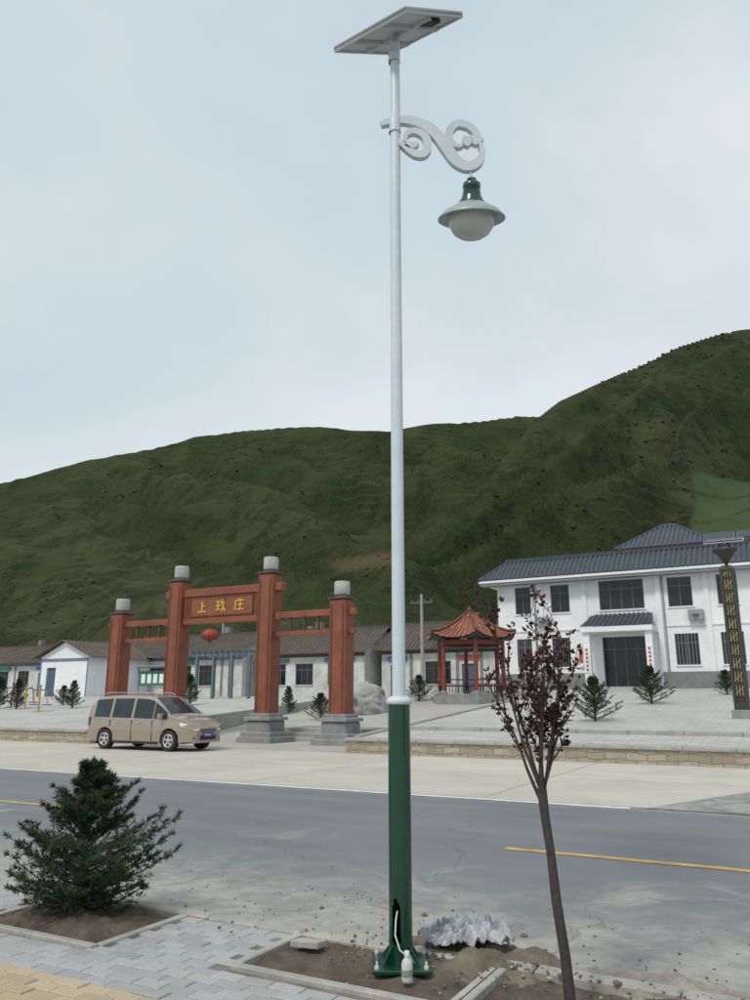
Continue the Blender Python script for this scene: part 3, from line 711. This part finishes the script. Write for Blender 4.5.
for x,z in ((-13.3,5.9),(-5.0,5.9)):
    b.bbox(x-.38,x+.38,S0-.38,S0-.06,z-.27,z+.27,2,.02);b.lathe([(.0,0),(.2,0)],(x,S0-.385,z),n=12,m=7)
ov=.9;ez,tz=8.42,9.65
E=[(a0-ov,S0-ov,ez),(a1+ov,S0-ov,ez),(a1+ov,55+ov,ez),(a0-ov,55+ov,ez)];T=[(a0+.5,S0+.6,tz),(a1-.5,S0+.6,tz),(a1-.5,54.4,tz),(a0+.5,54.4,tz)]
for i in range(4):
    tileroof(b,E[i],E[(i+1)%4],T[(i+1)%4],T[i],.27,.07,5,6)
b.box(a0-ov+.02,a1+ov-.02,S0-ov+.02,55+ov-.02,ez-.16,ez-.02,0);b.box(a0-ov+.1,a1+ov-.1,S0-ov+.1,S0-.01,ez-.30,ez-.165,2)
b.box(a0+.4,a1-.4,S0+.5,S0+.75,tz-.02,tz+.18,6);b.box(a0+.4,a0+.65,S0+.76,54.5,tz-.02,tz+.18,6);b.box(a0+.7,a1-.7,S0+.8,54.3,tz-.4,tz-.1,2)
for i in (0,1): b.tube([E[i],T[i]],.1,6,6)
h0,h1,k0,k1,z0,z1=-9.6,-3.9,47.6,53.4,10.25,12.0
b.box(h0+.5,h1-.5,k0+.5,k1-.5,9.3,10.25,0)
E=[(h0,k0,z0),(h1,k0,z0),(h1,k1,z0),(h0,k1,z0)];r0,r1=(h0+2.4,50.5,z1),(h1-2.4,50.5,z1)
tileroof(b,E[0],E[1],r1,r0,.27,.07,5,6);tileroof(b,E[2],E[3],r0,r1,.27,.07,5,6);tileroof(b,E[1],E[2],(r1[0],50.51,z1),(r1[0],50.5,z1),.27,.07,5,6);tileroof(b,E[3],E[0],(r0[0],50.5,z1),(r0[0],50.51,z1),.27,.07,5,6)
for e,r_ in ((E[0],r0),(E[1],r1),(E[2],r1),(E[3],r0)): b.tube([e,r_],.1,6,6)
b.tube([r0,r1],.13,8,6)
for x in (-3.6,-1.9,-.2): b.obox((x,46.6,10.35),(1.5,0,0),(0,.9,.55),(0,-.03,.05),4);b.obox((x,46.62,10.30),(1.56,0,0),(0,.95,.58),(0,-.02,.03),2)
c0,c1=-10.75,-6.95
tileroof(b,(c0,42.9,5.35),(c1,42.9,5.35),(c1-.3,44.99,6.15),(c0+.3,44.99,6.15),.25,.06,5,6)
b.box(c0+.03,c1-.03,42.93,44.98,5.05,5.33,0);b.box(c0+.1,c0+.45,43.1,43.45,1.9,5.05,0);b.box(c1-.45,c1-.1,43.1,43.45,1.9,5.05,0)
for xx in (c0+.27,c1-.27):
    b.box(xx-.11,xx+.11,43.06,43.095,2.9,4.3,0)
    for i in range(6): b.box(xx-.06,xx+.06,43.045,43.058,3.0+i*.21,3.13+i*.21,8)
b.box(c0,c1,42.5,45,1.7,2.16,9);b.box(c0,c1,42.1,42.5,1.7,2.02,9)
b.box(-11.4,-11.1,44.85,44.95,3.3,4.6,0);b.box(-11.36,-11.14,44.83,44.849,3.5,4.4,8)
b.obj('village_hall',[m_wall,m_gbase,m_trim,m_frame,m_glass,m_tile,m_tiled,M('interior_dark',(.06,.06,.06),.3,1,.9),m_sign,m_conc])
# ---------------------------------------------------------------- houses
m_bl=M('blue_band',(.16,.22,.33),.25,3,.7);m_hroof=M('old_roof_tile',(.14,.115,.09),.4,1.2,.8,.3,15);m_hroof2=M('old_roof_tile_dark',(.10,.085,.07),.35,1.5,.8)
m_door=M('blue_door',(.07,.12,.19),.2,2,.5);m_hwall=M('house_wall',(.62,.62,.60),.35,1.3,.85,.05,30);m_woodf=M('brown_frame',(.13,.075,.05),.3,4,.6)
m_sgb=M('blue_signboard',(.04,.16,.38),.25,4,.5);m_sgr=M('red_signboard',(.40,.07,.05),.25,4,.5);m_sgg=M('green_signboard',(.04,.24,.14),.25,4,.5)
def house(a0,a1,s0,s1,zb,ze,zr,seed,gable_front=False):
    rg=random.Random(seed);b=MB();ops=[];x=a0+.7
    while x+2.2<a1:
        if rg.random()<.3: ops.append((x,x+1.0,zb,zb+2.1,'d'))
        else: w_=rg.choice([1.5,1.9]);ops.append((x,x+w_,zb+.8,zb+2.3,'w'))
        x+=rg.uniform(2.3,2.9)
    wall_with_openings(b,a0,a1,zb-.6,ze,s0,.24,[o[:4] for o in ops],0)
    for i,o in enumerate(ops):
        if o[4]=='w': window(b,*o[:4],s0,8 if seed%2 else 3,4,3,.7)
        else: b.box(o[0],o[1],s0+.12,s0+.16,o[2],o[3],6)
        if i%2==0 and seed in(1,2,3,5): b.box(o[0]-.2,o[1]+.3,s0-.12,s0-.05,zb+2.38,zb+2.66,9+(i//2+seed)%3)
    b.box(a0,a0+.24,s0+.24,s1,zb-.6,ze,0);b.box(a1-.24,a1,s0+.24,s1,zb-.6,ze,0);b.box(a0,a1,s1,s1+.2,zb-.6,ze,0)
    b.box(a0-.02,a1+.02,s0-.03,s0-.003,ze-.36,ze-.14,8 if seed in(2,3) else 5);b.box(a0,a1,s0-.05,s0-.003,zb-.6,zb+.0,7)
    x=a0+2.3
    while x<a1-1 and not gable_front:
        if not any(o[0]-.12<x<o[1]+.12 for o in ops): b.box(x-.1,x+.1,s0-.045,s0-.004,zb+.01,ze-.37,7 if seed%2 else 5)
        x+=1.7
    sm=(s0+s1)/2;o_=.55
    if not gable_front:
        for x in (a0,a1-.24): b.add([(x,s0,ze),(x,s1,ze),(x,sm,zr-.06),(x+.24,s0,ze),(x+.24,s1,ze),(x+.24,sm,zr-.06)],[(0,1,2),(3,4,5),(0,2,5,3),(1,2,5,4)],0)
        tileroof(b,(a0-.3,s0-o_,ze-.12),(a1+.3,s0-o_,ze-.12),(a1+.3,sm,zr),(a0-.3,sm,zr),.34,.08,1,2)
        tileroof(b,(a0-.3,s1+o_,ze-.12),(a1+.3,s1+o_,ze-.12),(a1+.3,sm,zr),(a0-.3,sm,zr),.6,.08,1,2)
        b.box(a0-.3,a1+.3,sm-.1,sm+.1,zr-.03,zr+.16,2)
        xc=a0+(a1-a0)*rg.uniform(.2,.7);b.box(xc-.25,xc+.25,sm+.5,sm+1.0,zr-.9,zr+.7,7)
    else:
        am=(a0+a1)/2
        for y in (s0,s1-.04): b.add([(a0,y,ze),(a1,y,ze),(am,y,zr-.06),(a0,y+.24,ze),(a1,y+.24,ze),(am,y+.24,zr-.06)],[(0,1,2),(3,4,5),(0,2,5,3),(1,2,5,4)],0)
        tileroof(b,(a0-o_,s0-.3,ze-.12),(a0-o_,s1+.3,ze-.12),(am,s1+.3,zr),(am,s0-.3,zr),.34,.08,1,2)
        tileroof(b,(a1+o_,s0-.3,ze-.12),(a1+o_,s1+.3,ze-.12),(am,s1+.3,zr),(am,s0-.3,zr),.34,.08,1,2)
        b.box(a0,a0+.1,s0-.03,s0-.002,zb+.01,ze-.37,5);b.box(a1-.1,a1,s0-.03,s0-.002,zb+.01,ze-.37,5)
    b.obj('village_house',[m_hwall if seed!=4 else m_wall,m_hroof,m_hroof2,m_frame,m_glass,m_bl,m_door,m_gbase,m_woodf,m_sgb,m_sgr,m_sgg])
house(-49.5,-36.8,47,53,1.7,4.75,6.5,1);house(-35.8,-27,48,54,1.7,4.8,6.6,2);house(-26.2,-16.9,49,55,1.7,4.9,6.8,3)
house(-51.3,-46.2,41,47,1.7,4.6,5.75,4,True);house(-84,-56,49,55,1.7,4.8,6.4,5);house(-66,-54,56,62,1.7,5.4,7.2,6)
house(-46,-30,60,66,2,5.9,7.6,7);house(-28,-12,62,68,2,5.8,7.4,8)
# ---------------------------------------------------------------- pavilion
m_pt=M('pavilion_roof_tile',(.33,.12,.075),.35,4,.6);m_pr=M('pavilion_red_column',(.22,.05,.03),.2,3,.5)
b=MB();n=6
def ring(r,z,lift=0,sub=4):
    out=[]
    for k in range(n):
        p=Vector((r*math.cos(k*math.pi/3),r*math.sin(k*math.pi/3),z));q=Vector((r*math.cos((k+1)*math.pi/3),r*math.sin((k+1)*math.pi/3),z))
        for j in range(sub*2):
            t=j/(sub*2);v=p.lerp(q,t);v.z+=lift*(abs(t-.5)*2)**2.5;out.append(v)
    return out
rs=[ring(2.5,2.95,.32),ring(2.05,3.15,.14),ring(1.5,3.43,.05),ring(.95,3.78),ring(.45,4.12),ring(.16,4.35)]
N=len(rs[0]);vs=[v for r_ in rs for v in r_];b.add(vs,[(i*N+k,i*N+(k+1)%N,(i+1)*N+(k+1)%N,(i+1)*N+k) for i in range(5) for k in range(N)],0)
for k in range(0,N):
    b.tube([rs[i][k]+Vector((0,0,.03)) for i in range(5 if k%2==0 else 3)],[.045]*(5 if k%2==0 else 3),5,0)
for k in range(0,N,8): b.tube([rs[i][k]+Vector((0,0,.05)) for i in range(6)],[.09,.085,.08,.075,.07,.06],6,3)
b.lathe([(.16,4.3),(.2,4.35),(.1,4.41),(.18,4.5),(.1,4.58),(.04,4.66),(0,4.74)],n=12,m=3)
vs=ring(2.45,2.89,.30);vi=ring(1.7,2.95);b.add(vs+vi,[(k,(k+1)%N,N+(k+1)%N,N+k) for k in range(N)],2)
for k in range(6):
    x,y=1.75*math.cos(k*math.pi/3),1.75*math.sin(k*math.pi/3);x2,y2=1.75*math.cos((k+1)*math.pi/3),1.75*math.sin((k+1)*math.pi/3)
    b.tube([(x,y,.2),(x,y,2.95)],.11,12,1);b.lathe([(.17,.2),(.17,.32),(.12,.36)],(x,y,0),n=12,m=4)
    d=Vector((x2-x,y2-y,0));c=Vector(((x+x2)/2,(y+y2)/2,0));nr=Vector((-d.y,d.x,0)).normalized()
    b.obox(c+Vector((0,0,2.75)),d*.93,nr*.1,(0,0,.22),1);b.obox(c+Vector((0,0,2.45)),d*.93,nr*.05,(0,0,.06),2)
    if k!=4:
        b.obox(c+Vector((0,0,.62)),d*.93,nr*.34,(0,0,.06),1);b.obox(c+Vector((0,0,.95))+nr*-.18,d*.93,nr*.05,(0,0,.06),1)
        for t in range(1,9): b.obox(c+d*(t/9-.5)+Vector((0,0,.5)),nr*.03,(0,0,.5),d.normalized()*.03,2)
b.lathe([(2.3,-.4),(2.3,.08),(2.1,.09),(2.1,.2),(0,.2)],n=6,m=4,smooth=False)
b.obj('pavilion',[m_pt,m_pr,M('pavilion_green_beam',(.05,.12,.10),.2,4,.6),m_redd,m_gst],loc=(-15.4,38.6,1.6))
b=MB();rock(b,(0,0,.5),1.0,0,5,5,.92);o=b.obj('boulder',[M('boulder_stone',(.36,.36,.35),.45,1.5,.9,.8,5)],world=(-.38,38.6,.75),aligned=False)
for p_ in o.data.polygons: p_.use_smooth=True
def upole(X,Y,z,h):
    b=MB();b.tube([(0,0,0),(0,0,h)],[.14,.09],10,0)
    b.box(-.8,.8,-.05,.05,h-.6,h-.5,1)
    for x in (-.7,-.25,.25,.7): b.lathe([(.04,h-.5),(.05,h-.42),(.03,h-.34),(0,h-.33)],(x,0,0),n=8,m=1)
    b.obj('utility_pole',[M('pole_concrete',(.35,.34,.32),.2,4,.85),M('pole_iron',(.12,.12,.12),.2,4,.6)],world=(X,Y,z),aligned=False,rot=TH)
upole(3.1,52,1.7,6.6);upole(-13.5,70,1.8,7.5);upole(-7.5,62,1.8,6)
m_brz=M('bronze_paint',(.05,.047,.04),.3,4,.5);m_lat=M('lattice_yellow',(.30,.26,.11),.35,6,.6)
b=MB();b.bbox(-.32,.32,-.32,.32,0,.28,2,.03);b.bbox(-.23,.23,-.23,.23,.28,.5,0,.02)
for sx in(-1,1):
    for sy in(-1,1): b.box(sx*.19-.045,sx*.19+.045,sy*.19-.045,sy*.19+.045,.5,4.9,0)
b.box(-.14,.14,-.14,.14,.5,4.9,0)
z=.7
while z<4.7:
    for e in(-1,1):
        for dx in (-.09,0,.09):
            b.obox((dx,e*.20,z+.2),(0,0,.34),(0,.02,0),(.035,0,0),1);b.obox((e*.20,dx,z+.2),(0,0,.34),(.02,0,0),(0,.035,0),1)
        b.obox((0,e*.212,z+.2),(.26,0,.26),(0,.012,0),(-.02,0,.02),1);b.obox((e*.212,0,z+.2),(0,.26,.26),(.012,0,0),(0,-.02,.02),1)
    b.box(-.17,.17,-.225,-.198,z+.38,z+.42,0);z+=.44
b.bbox(-.24,.24,-.24,.24,4.9,5.0,0,.02)
b.lathe([(.06,5.0),(.06,5.15),(.12,5.25),(.3,5.5),(.42,5.62),(.42,5.68),(0,5.69)],n=20,m=0)
for k in range(4):
    t=k*math.pi/2+.6;b.tube([(.3*math.cos(t),.3*math.sin(t),5.6),(.12*math.cos(t),.12*math.sin(t),5.95)],.02,6,0)
b.obox((0,0,6.0),(1.2,0,0),(0,.62,.2),(0,-.015,.04),3);b.obox((0,.0,5.97),(1.26,0,0),(0,.66,.21),(0,-.01,.03),4)
b.obj('park_lamp',[m_brz,m_lat,m_gst,m_cell,m_galv],loc=(-2.12,29.3,.94))
m_gr=M('board_green',(.03,.22,.13),.3,3,.5)
b=MB();b.box(-1.6,1.6,-.04,.04,.7,1.7,0);b.box(-1.5,1.5,-.055,-.041,.78,1.62,1)
for x in (-1.66,1.66): b.box(x-.05,x+.05,-.06,.06,0,1.9,2)
b.obox((0,-.15,1.98),(3.7,0,0),(0,.6,-.1),(0,0,.06),2)
for i in range(5): b.box(-1.3+i*.55,-.95+i*.55,-.062,-.056,.9,1.5,3)
b.obj('notice_board',[m_frame,m_gr,m_trim,m_wall],loc=(-39,40.5,1.68))
b=MB()
for x in (-2,-.7,.7,2):
    for y in (-.8,.8): b.box(x-.08,x+.08,y-.08,y+.08,0,2.5,0)
for y in (-.8,.8): b.box(-2.4,2.4,y-.06,y+.06,2.5,2.68,0)
for i in range(11): x=-2.2+i*.44;b.box(x-.04,x+.04,-1.2,1.2,2.684,2.8,0)
b.obj('pergola',[M('pergola_paint',(.12,.17,.18),.2,3,.7)],loc=(-31,38.5,1.55))
m_fy=M('fitness_yellow',(.5,.34,.05),.15,4,.4);m_fb=M('fitness_blue',(.04,.10,.3),.2,4,.4)
def fit(a,s,k):
    b=MB();b.tube([(0,0,0),(0,0,1.3)],.05,10,0);b.lathe([(.08,1.3),(.08,1.34),(0,1.36)],n=10,m=1);b.tube([(-.5,0,1.1),(.5,0,1.1)],.03,8,1)
    for e in (-1,1):
        b.tube([(e*.5,0,1.1),(e*.5,.1,.4)],.025,8,0);b.box(e*.5-.15,e*.5+.15,-.1,.3,.33,.38,1)
        b.tube([(e*.5,-.0,1.1),(e*.62,-.2,1.25)],.02,6,1)
    b.lathe([(.25,0),(.25,.03),(0,.03)],n=12,m=0)
    b.obj('exercise_machine',[m_fy,m_fb],loc=(a,s,float(zg(a,s))))
fit(-35.5,28.5,0);fit(-38.5,30,1);fit(-41,31,3)
# ---------------------------------------------------------------- hill
QA=[-2.5,-1.5,-.8,-.499,-.369,-.236,-.169,-.1016,.0176,.0746,.1425,.197,.26,.34,.45,.6,1,2.5]
SLA=[.05,.12,.21,.282,.317,.347,.357,.361,.357,.367,.370,.378,.375,.35,.31,.28,.25,.2]
QB=[-.3,-.12,-.03,.03,.08,.13,.18,.22,.2525,.3086,.3657,.4238,.4817,.524,.7,1,2.5]
SLB=[0,.03,.10,.155,.21,.265,.33,.375,.400,.428,.456,.484,.502,.508,.51,.47,.4]
def fieldmask(q,Y):
    w1=.022*(fbm(q*3+3,Y/12,4,5)-.5);w2=7*(fbm(q*16+1,Y/40,3,15)-.5)
    top=198+90*(q-.44)+w2
    return sstep(q+w1,.400+(Y-165)*.0009,.408+(Y-165)*.0009)*sstep(Y+w2,158,161)*(1-sstep(Y,top-2,top+2))
def hz(q,Y):
    X=q*Y
    YA=440+60*(fbm(q*3+5,q*0,3,2)-.5);HA=np.interp(q,QA,SLA)*YA
    t=np.clip((Y-78)/(YA-78),0,1);A=HA*(.55*t**1.25+.45*t**1.9)*1.0
    A=np.where(Y>YA,HA*(1-(Y-YA)/YA*1.3),A)
    YB=np.interp(q,[-.3,0,.2,.5,1],[150,175,265,350,380])+25*(fbm(q*4+1,q*0,3,7)-.5);HB=np.interp(q,QB,SLB)*YB
    tb=np.clip((Y-74)/(YB-74),0,1);B=HB*(.75*tb**1.15+.25*tb**2)
    B=np.where(Y>YB,HB-(Y-YB)*.75,B)
    fm=1-.8*sstep(q,.36,.42)*sstep(Y,140,160)*(1-sstep(Y,200,225))
    env=4*t*(1-t)+.03;envb=(4*tb*(1-tb)+.03)*fm
    r1=1-2*np.abs(fbm(X/62+.014*Y,Y/210,3,11)-.5)*2
    A=A+(r1-.75)*38*env+ (fbm(X/20,Y/34,4,21)-.5)*5.0*(env*.8+.2)
    r2=1-2*np.abs(fbm(X/44-.022*Y+7,Y/125+X/190,3,51)-.5)*2
    B=B+(r2-.75)*30*envb+(fbm(X/17,Y/26,4,61)-.5)*4.0*(envb*.8+.2)
    k=5.;m=np.maximum(A,B);z=m+np.log(np.exp((A-m)/k)+np.exp((B-m)/k))*k-.3*k
    tm=sstep(fbm(X/60+3,Y/60,3,71),.46,.60)*.6*fm
    st=3.6;zz=z+5*(fbm(X/35,Y/35,3,81)-.5);fr=zz/st-np.floor(zz/st);z=z+tm*st*(sstep(fr,.55,.98)-fr)*.4
    z=np.where(Y<84,z*(Y-74)/10,z)
    return 1.2+np.maximum(z,-3)
th=np.concatenate([np.linspace(-72,-32,90,endpoint=False),np.linspace(-32,33,760,endpoint=False),np.linspace(33,72,90)])
q1=np.tan(np.radians(th));Y1=np.concatenate([np.linspace(74,300,190,endpoint=False),np.linspace(300,520,120),[560,620,700]])
Q,YY=np.meshgrid(q1,Y1);Z=hz(Q,YY);V=np.stack([(Q*YY).ravel(),YY.ravel(),Z.ravel()],1)
nx,ny=len(q1),len(Y1);I=np.arange(nx*ny).reshape(ny,nx)
F=np.stack([I[:-1,:-1].ravel(),I[:-1,1:].ravel(),I[1:,1:].ravel(),I[1:,:-1].ravel()],1)
me=bpy.data.meshes.new('hill');me.vertices.add(len(V));me.vertices.foreach_set('co',V.ravel())
me.loops.add(F.size);me.loops.foreach_set('vertex_index',F.ravel().astype(np.int32));me.polygons.add(len(F));me.polygons.foreach_set('loop_start',np.arange(0,F.size,4,dtype=np.int32))
me.polygons.foreach_set('use_smooth',np.ones(len(F),bool));me.update(calc_edges=True);me.validate()
sl=(Z-1.6)/YY
fld=fieldmask(Q,YY)
# darker paths / bunds that divide the field
fld=fld*(1-.75*(np.abs(YY-(176+60*(Q-.44)))<1.0))*(1-.6*(np.abs(YY-(188+80*(Q-.44)))<.8))
brn=sstep(Q+.03*(fbm(YY/6,Q*9,3,8)-.5),-.07,-.05)*(1-sstep(Q,.02,.03))*sstep(sl,.158+(Q+.02)*.15,.163+(Q+.02)*.15)*(1-sstep(sl,.176+(Q+.02)*.15,.182+(Q+.02)*.15))
for nm,arr in (('field',fld),('bare',brn)):
    at=me.attributes.new(nm,'FLOAT','POINT');at.data.foreach_set('value',arr.ravel().astype(np.float32))
m,nt,bs=nodes('hill_grass');co=coord(nt);o3=sepxyz(nt,co)
n1=noise(nt,co,.016,7,.62,.6);n2=noise(nt,co,.09,8,.74,.5);n3=noise(nt,co,.9,5,.7)
col=ramp(nt,n1,[(.32,(.025,.036,.015)),(.5,(.044,.054,.024)),(.68,(.072,.074,.038))])
col=mix(nt,mrange(nt,n2,.45,.60,0,.75),col,(.017,.026,.011))
col=mix(nt,mrange(nt,n3,.45,.7,0,.45),col,(.074,.080,.042))
wz=mth(nt,'ADD',mth(nt,'MULTIPLY',o3[2],1.5),mth(nt,'MULTIPLY',noise(nt,co,.03,5,.6),34))
band=mrange(nt,mth(nt,'SINE',wz),.75,1,0,1);band=mth(nt,'MULTIPLY',band,mrange(nt,noise(nt,co,.012,4,.6,.3),.45,.62,0,.4))
col=mix(nt,band,col,(.10,.095,.055))
def attr(n_):
    a_=nt.nodes.new('ShaderNodeAttribute');a_.attribute_name=n_;return a_.outputs['Fac']
fc=ramp(nt,noise(nt,co,.12,6,.7),[(.3,(.050,.085,.036)),(.7,(.080,.118,.055))])
fc=mix(nt,mrange(nt,n3,.4,.7,0,.5),fc,(.05,.08,.035))
col=mix(nt,mth(nt,'MULTIPLY',attr('field'),.9),col,fc)
col=mix(nt,mth(nt,'MULTIPLY',attr('bare'),.85),col,(.105,.085,.052))
nt.links.new(col,bs.inputs['Base Color']);bs.inputs['Roughness'].default_value=.95;bs.inputs['Specular IOR Level'].default_value=.05
bump(nt,bs,mth(nt,'ADD',n2,mth(nt,'MULTIPLY',n3,.3)),.6,3.0)
me.materials.append(m);o=bpy.data.objects.new('hill',me);sc.collection.objects.link(o)
K=16000
qs=np.tan(np.radians(RNG.uniform(-34,36,K)));ys=RNG.uniform(92**.5,430**.5,K)**2
dn=fbm(qs*ys/30,ys/30,4,91)
keep=(dn>.50+.12*RNG.rand(K));qs=qs[keep];ys=ys[keep];zs_=hz(qs,ys)
kp=~(fieldmask(qs,ys)>.05);qs,ys,zs_=qs[kp],ys[kp],zs_[kp];K=len(qs)
ico=bmesh.new();bmesh.ops.create_icosphere(ico,subdivisions=1,radius=1);iv=np.array([v.co[:] for v in ico.verts]);ifc=np.array([[v.index for v in f.verts] for f in ico.faces]);ico.free()
rad=(RNG.uniform(.3,1.0,K)**2.4)*(.35+ys/650)
P=np.stack([qs*ys,ys,zs_],1)[:,None,:]+iv[None]*rad[:,None,None]*RNG.uniform(.6,1.35,(K,len(iv),1))*np.array([1.4,1.4,.45])
F=(ifc[None]+(np.arange(K)*len(iv))[:,None,None]).reshape(-1,3)
me=bpy.data.meshes.new('hillside_shrubs');me.vertices.add(K*len(iv));me.vertices.foreach_set('co',P.ravel())
me.loops.add(F.size);me.loops.foreach_set('vertex_index',F.ravel().astype(np.int32));me.polygons.add(len(F));me.polygons.foreach_set('loop_start',np.arange(0,F.size,3,dtype=np.int32));me.polygons.foreach_set('use_smooth',np.ones(len(F),bool));me.update(calc_edges=True)
me.materials.append(M('shrub_green',(.052,.062,.027),.5,.06,.95,c2=(.034,.044,.018)))
o=bpy.data.objects.new('hillside_shrubs',me);sc.collection.objects.link(o)
# ---------------------------------------------------------------- world & sun
w=bpy.data.worlds.new('World');sc.world=w;w.use_nodes=True;nt=w.node_tree;bg=nt.nodes['Background']
sky=nt.nodes.new('ShaderNodeTexSky');sky.sky_type='NISHITA';sky.sun_disc=False;sky.sun_elevation=math.radians(52);sky.sun_rotation=math.radians(215);sky.air_density=1.5;sky.dust_density=3
tc=nt.nodes.new('ShaderNodeTexCoord').outputs['Generated']
mp=nt.nodes.new('ShaderNodeMapping');mp.inputs['Scale'].default_value=(1,1,1.8);nt.links.new(tc,mp.inputs[0])
nz=noise(nt,mp.outputs[0],1.3,5,.5,.3)
cl=ramp(nt,nz,[(.3,(5.7,6.8,7.5)),(.5,(6.7,7.7,8.3)),(.68,(8.3,8.9,9.2))])
cm=mix(nt,.86,sky.outputs[0],cl);nt.links.new(cm,bg.inputs['Color']);bg.inputs['Strength'].default_value=.1
sd=bpy.data.lights.new('sun','SUN');sd.energy=1.8;sd.angle=math.radians(10);sd.color=(1,.95,.87)
so=bpy.data.objects.new('sun',sd);sc.collection.objects.link(so)
az=math.radians(215);el=math.radians(52)
dv=Vector((math.sin(az)*math.cos(el),math.cos(az)*math.cos(el),math.sin(el)));so.rotation_euler=dv.to_track_quat('Z','Y').to_euler()
# ---------------------------------------------------------------- camera
cd=bpy.data.cameras.new('camera');co_=bpy.data.objects.new('camera',cd);sc.collection.objects.link(co_);sc.camera=co_
co_.location=(0,0,1.6);co_.rotation_euler=(math.radians(90+14.24),0,0);cd.sensor_fit='VERTICAL';cd.sensor_height=24;cd.lens=18.72;cd.clip_end=6000;cd.clip_start=.05
sc.view_settings.view_transform='Standard';sc.view_settings.look='None';sc.view_settings.exposure=0
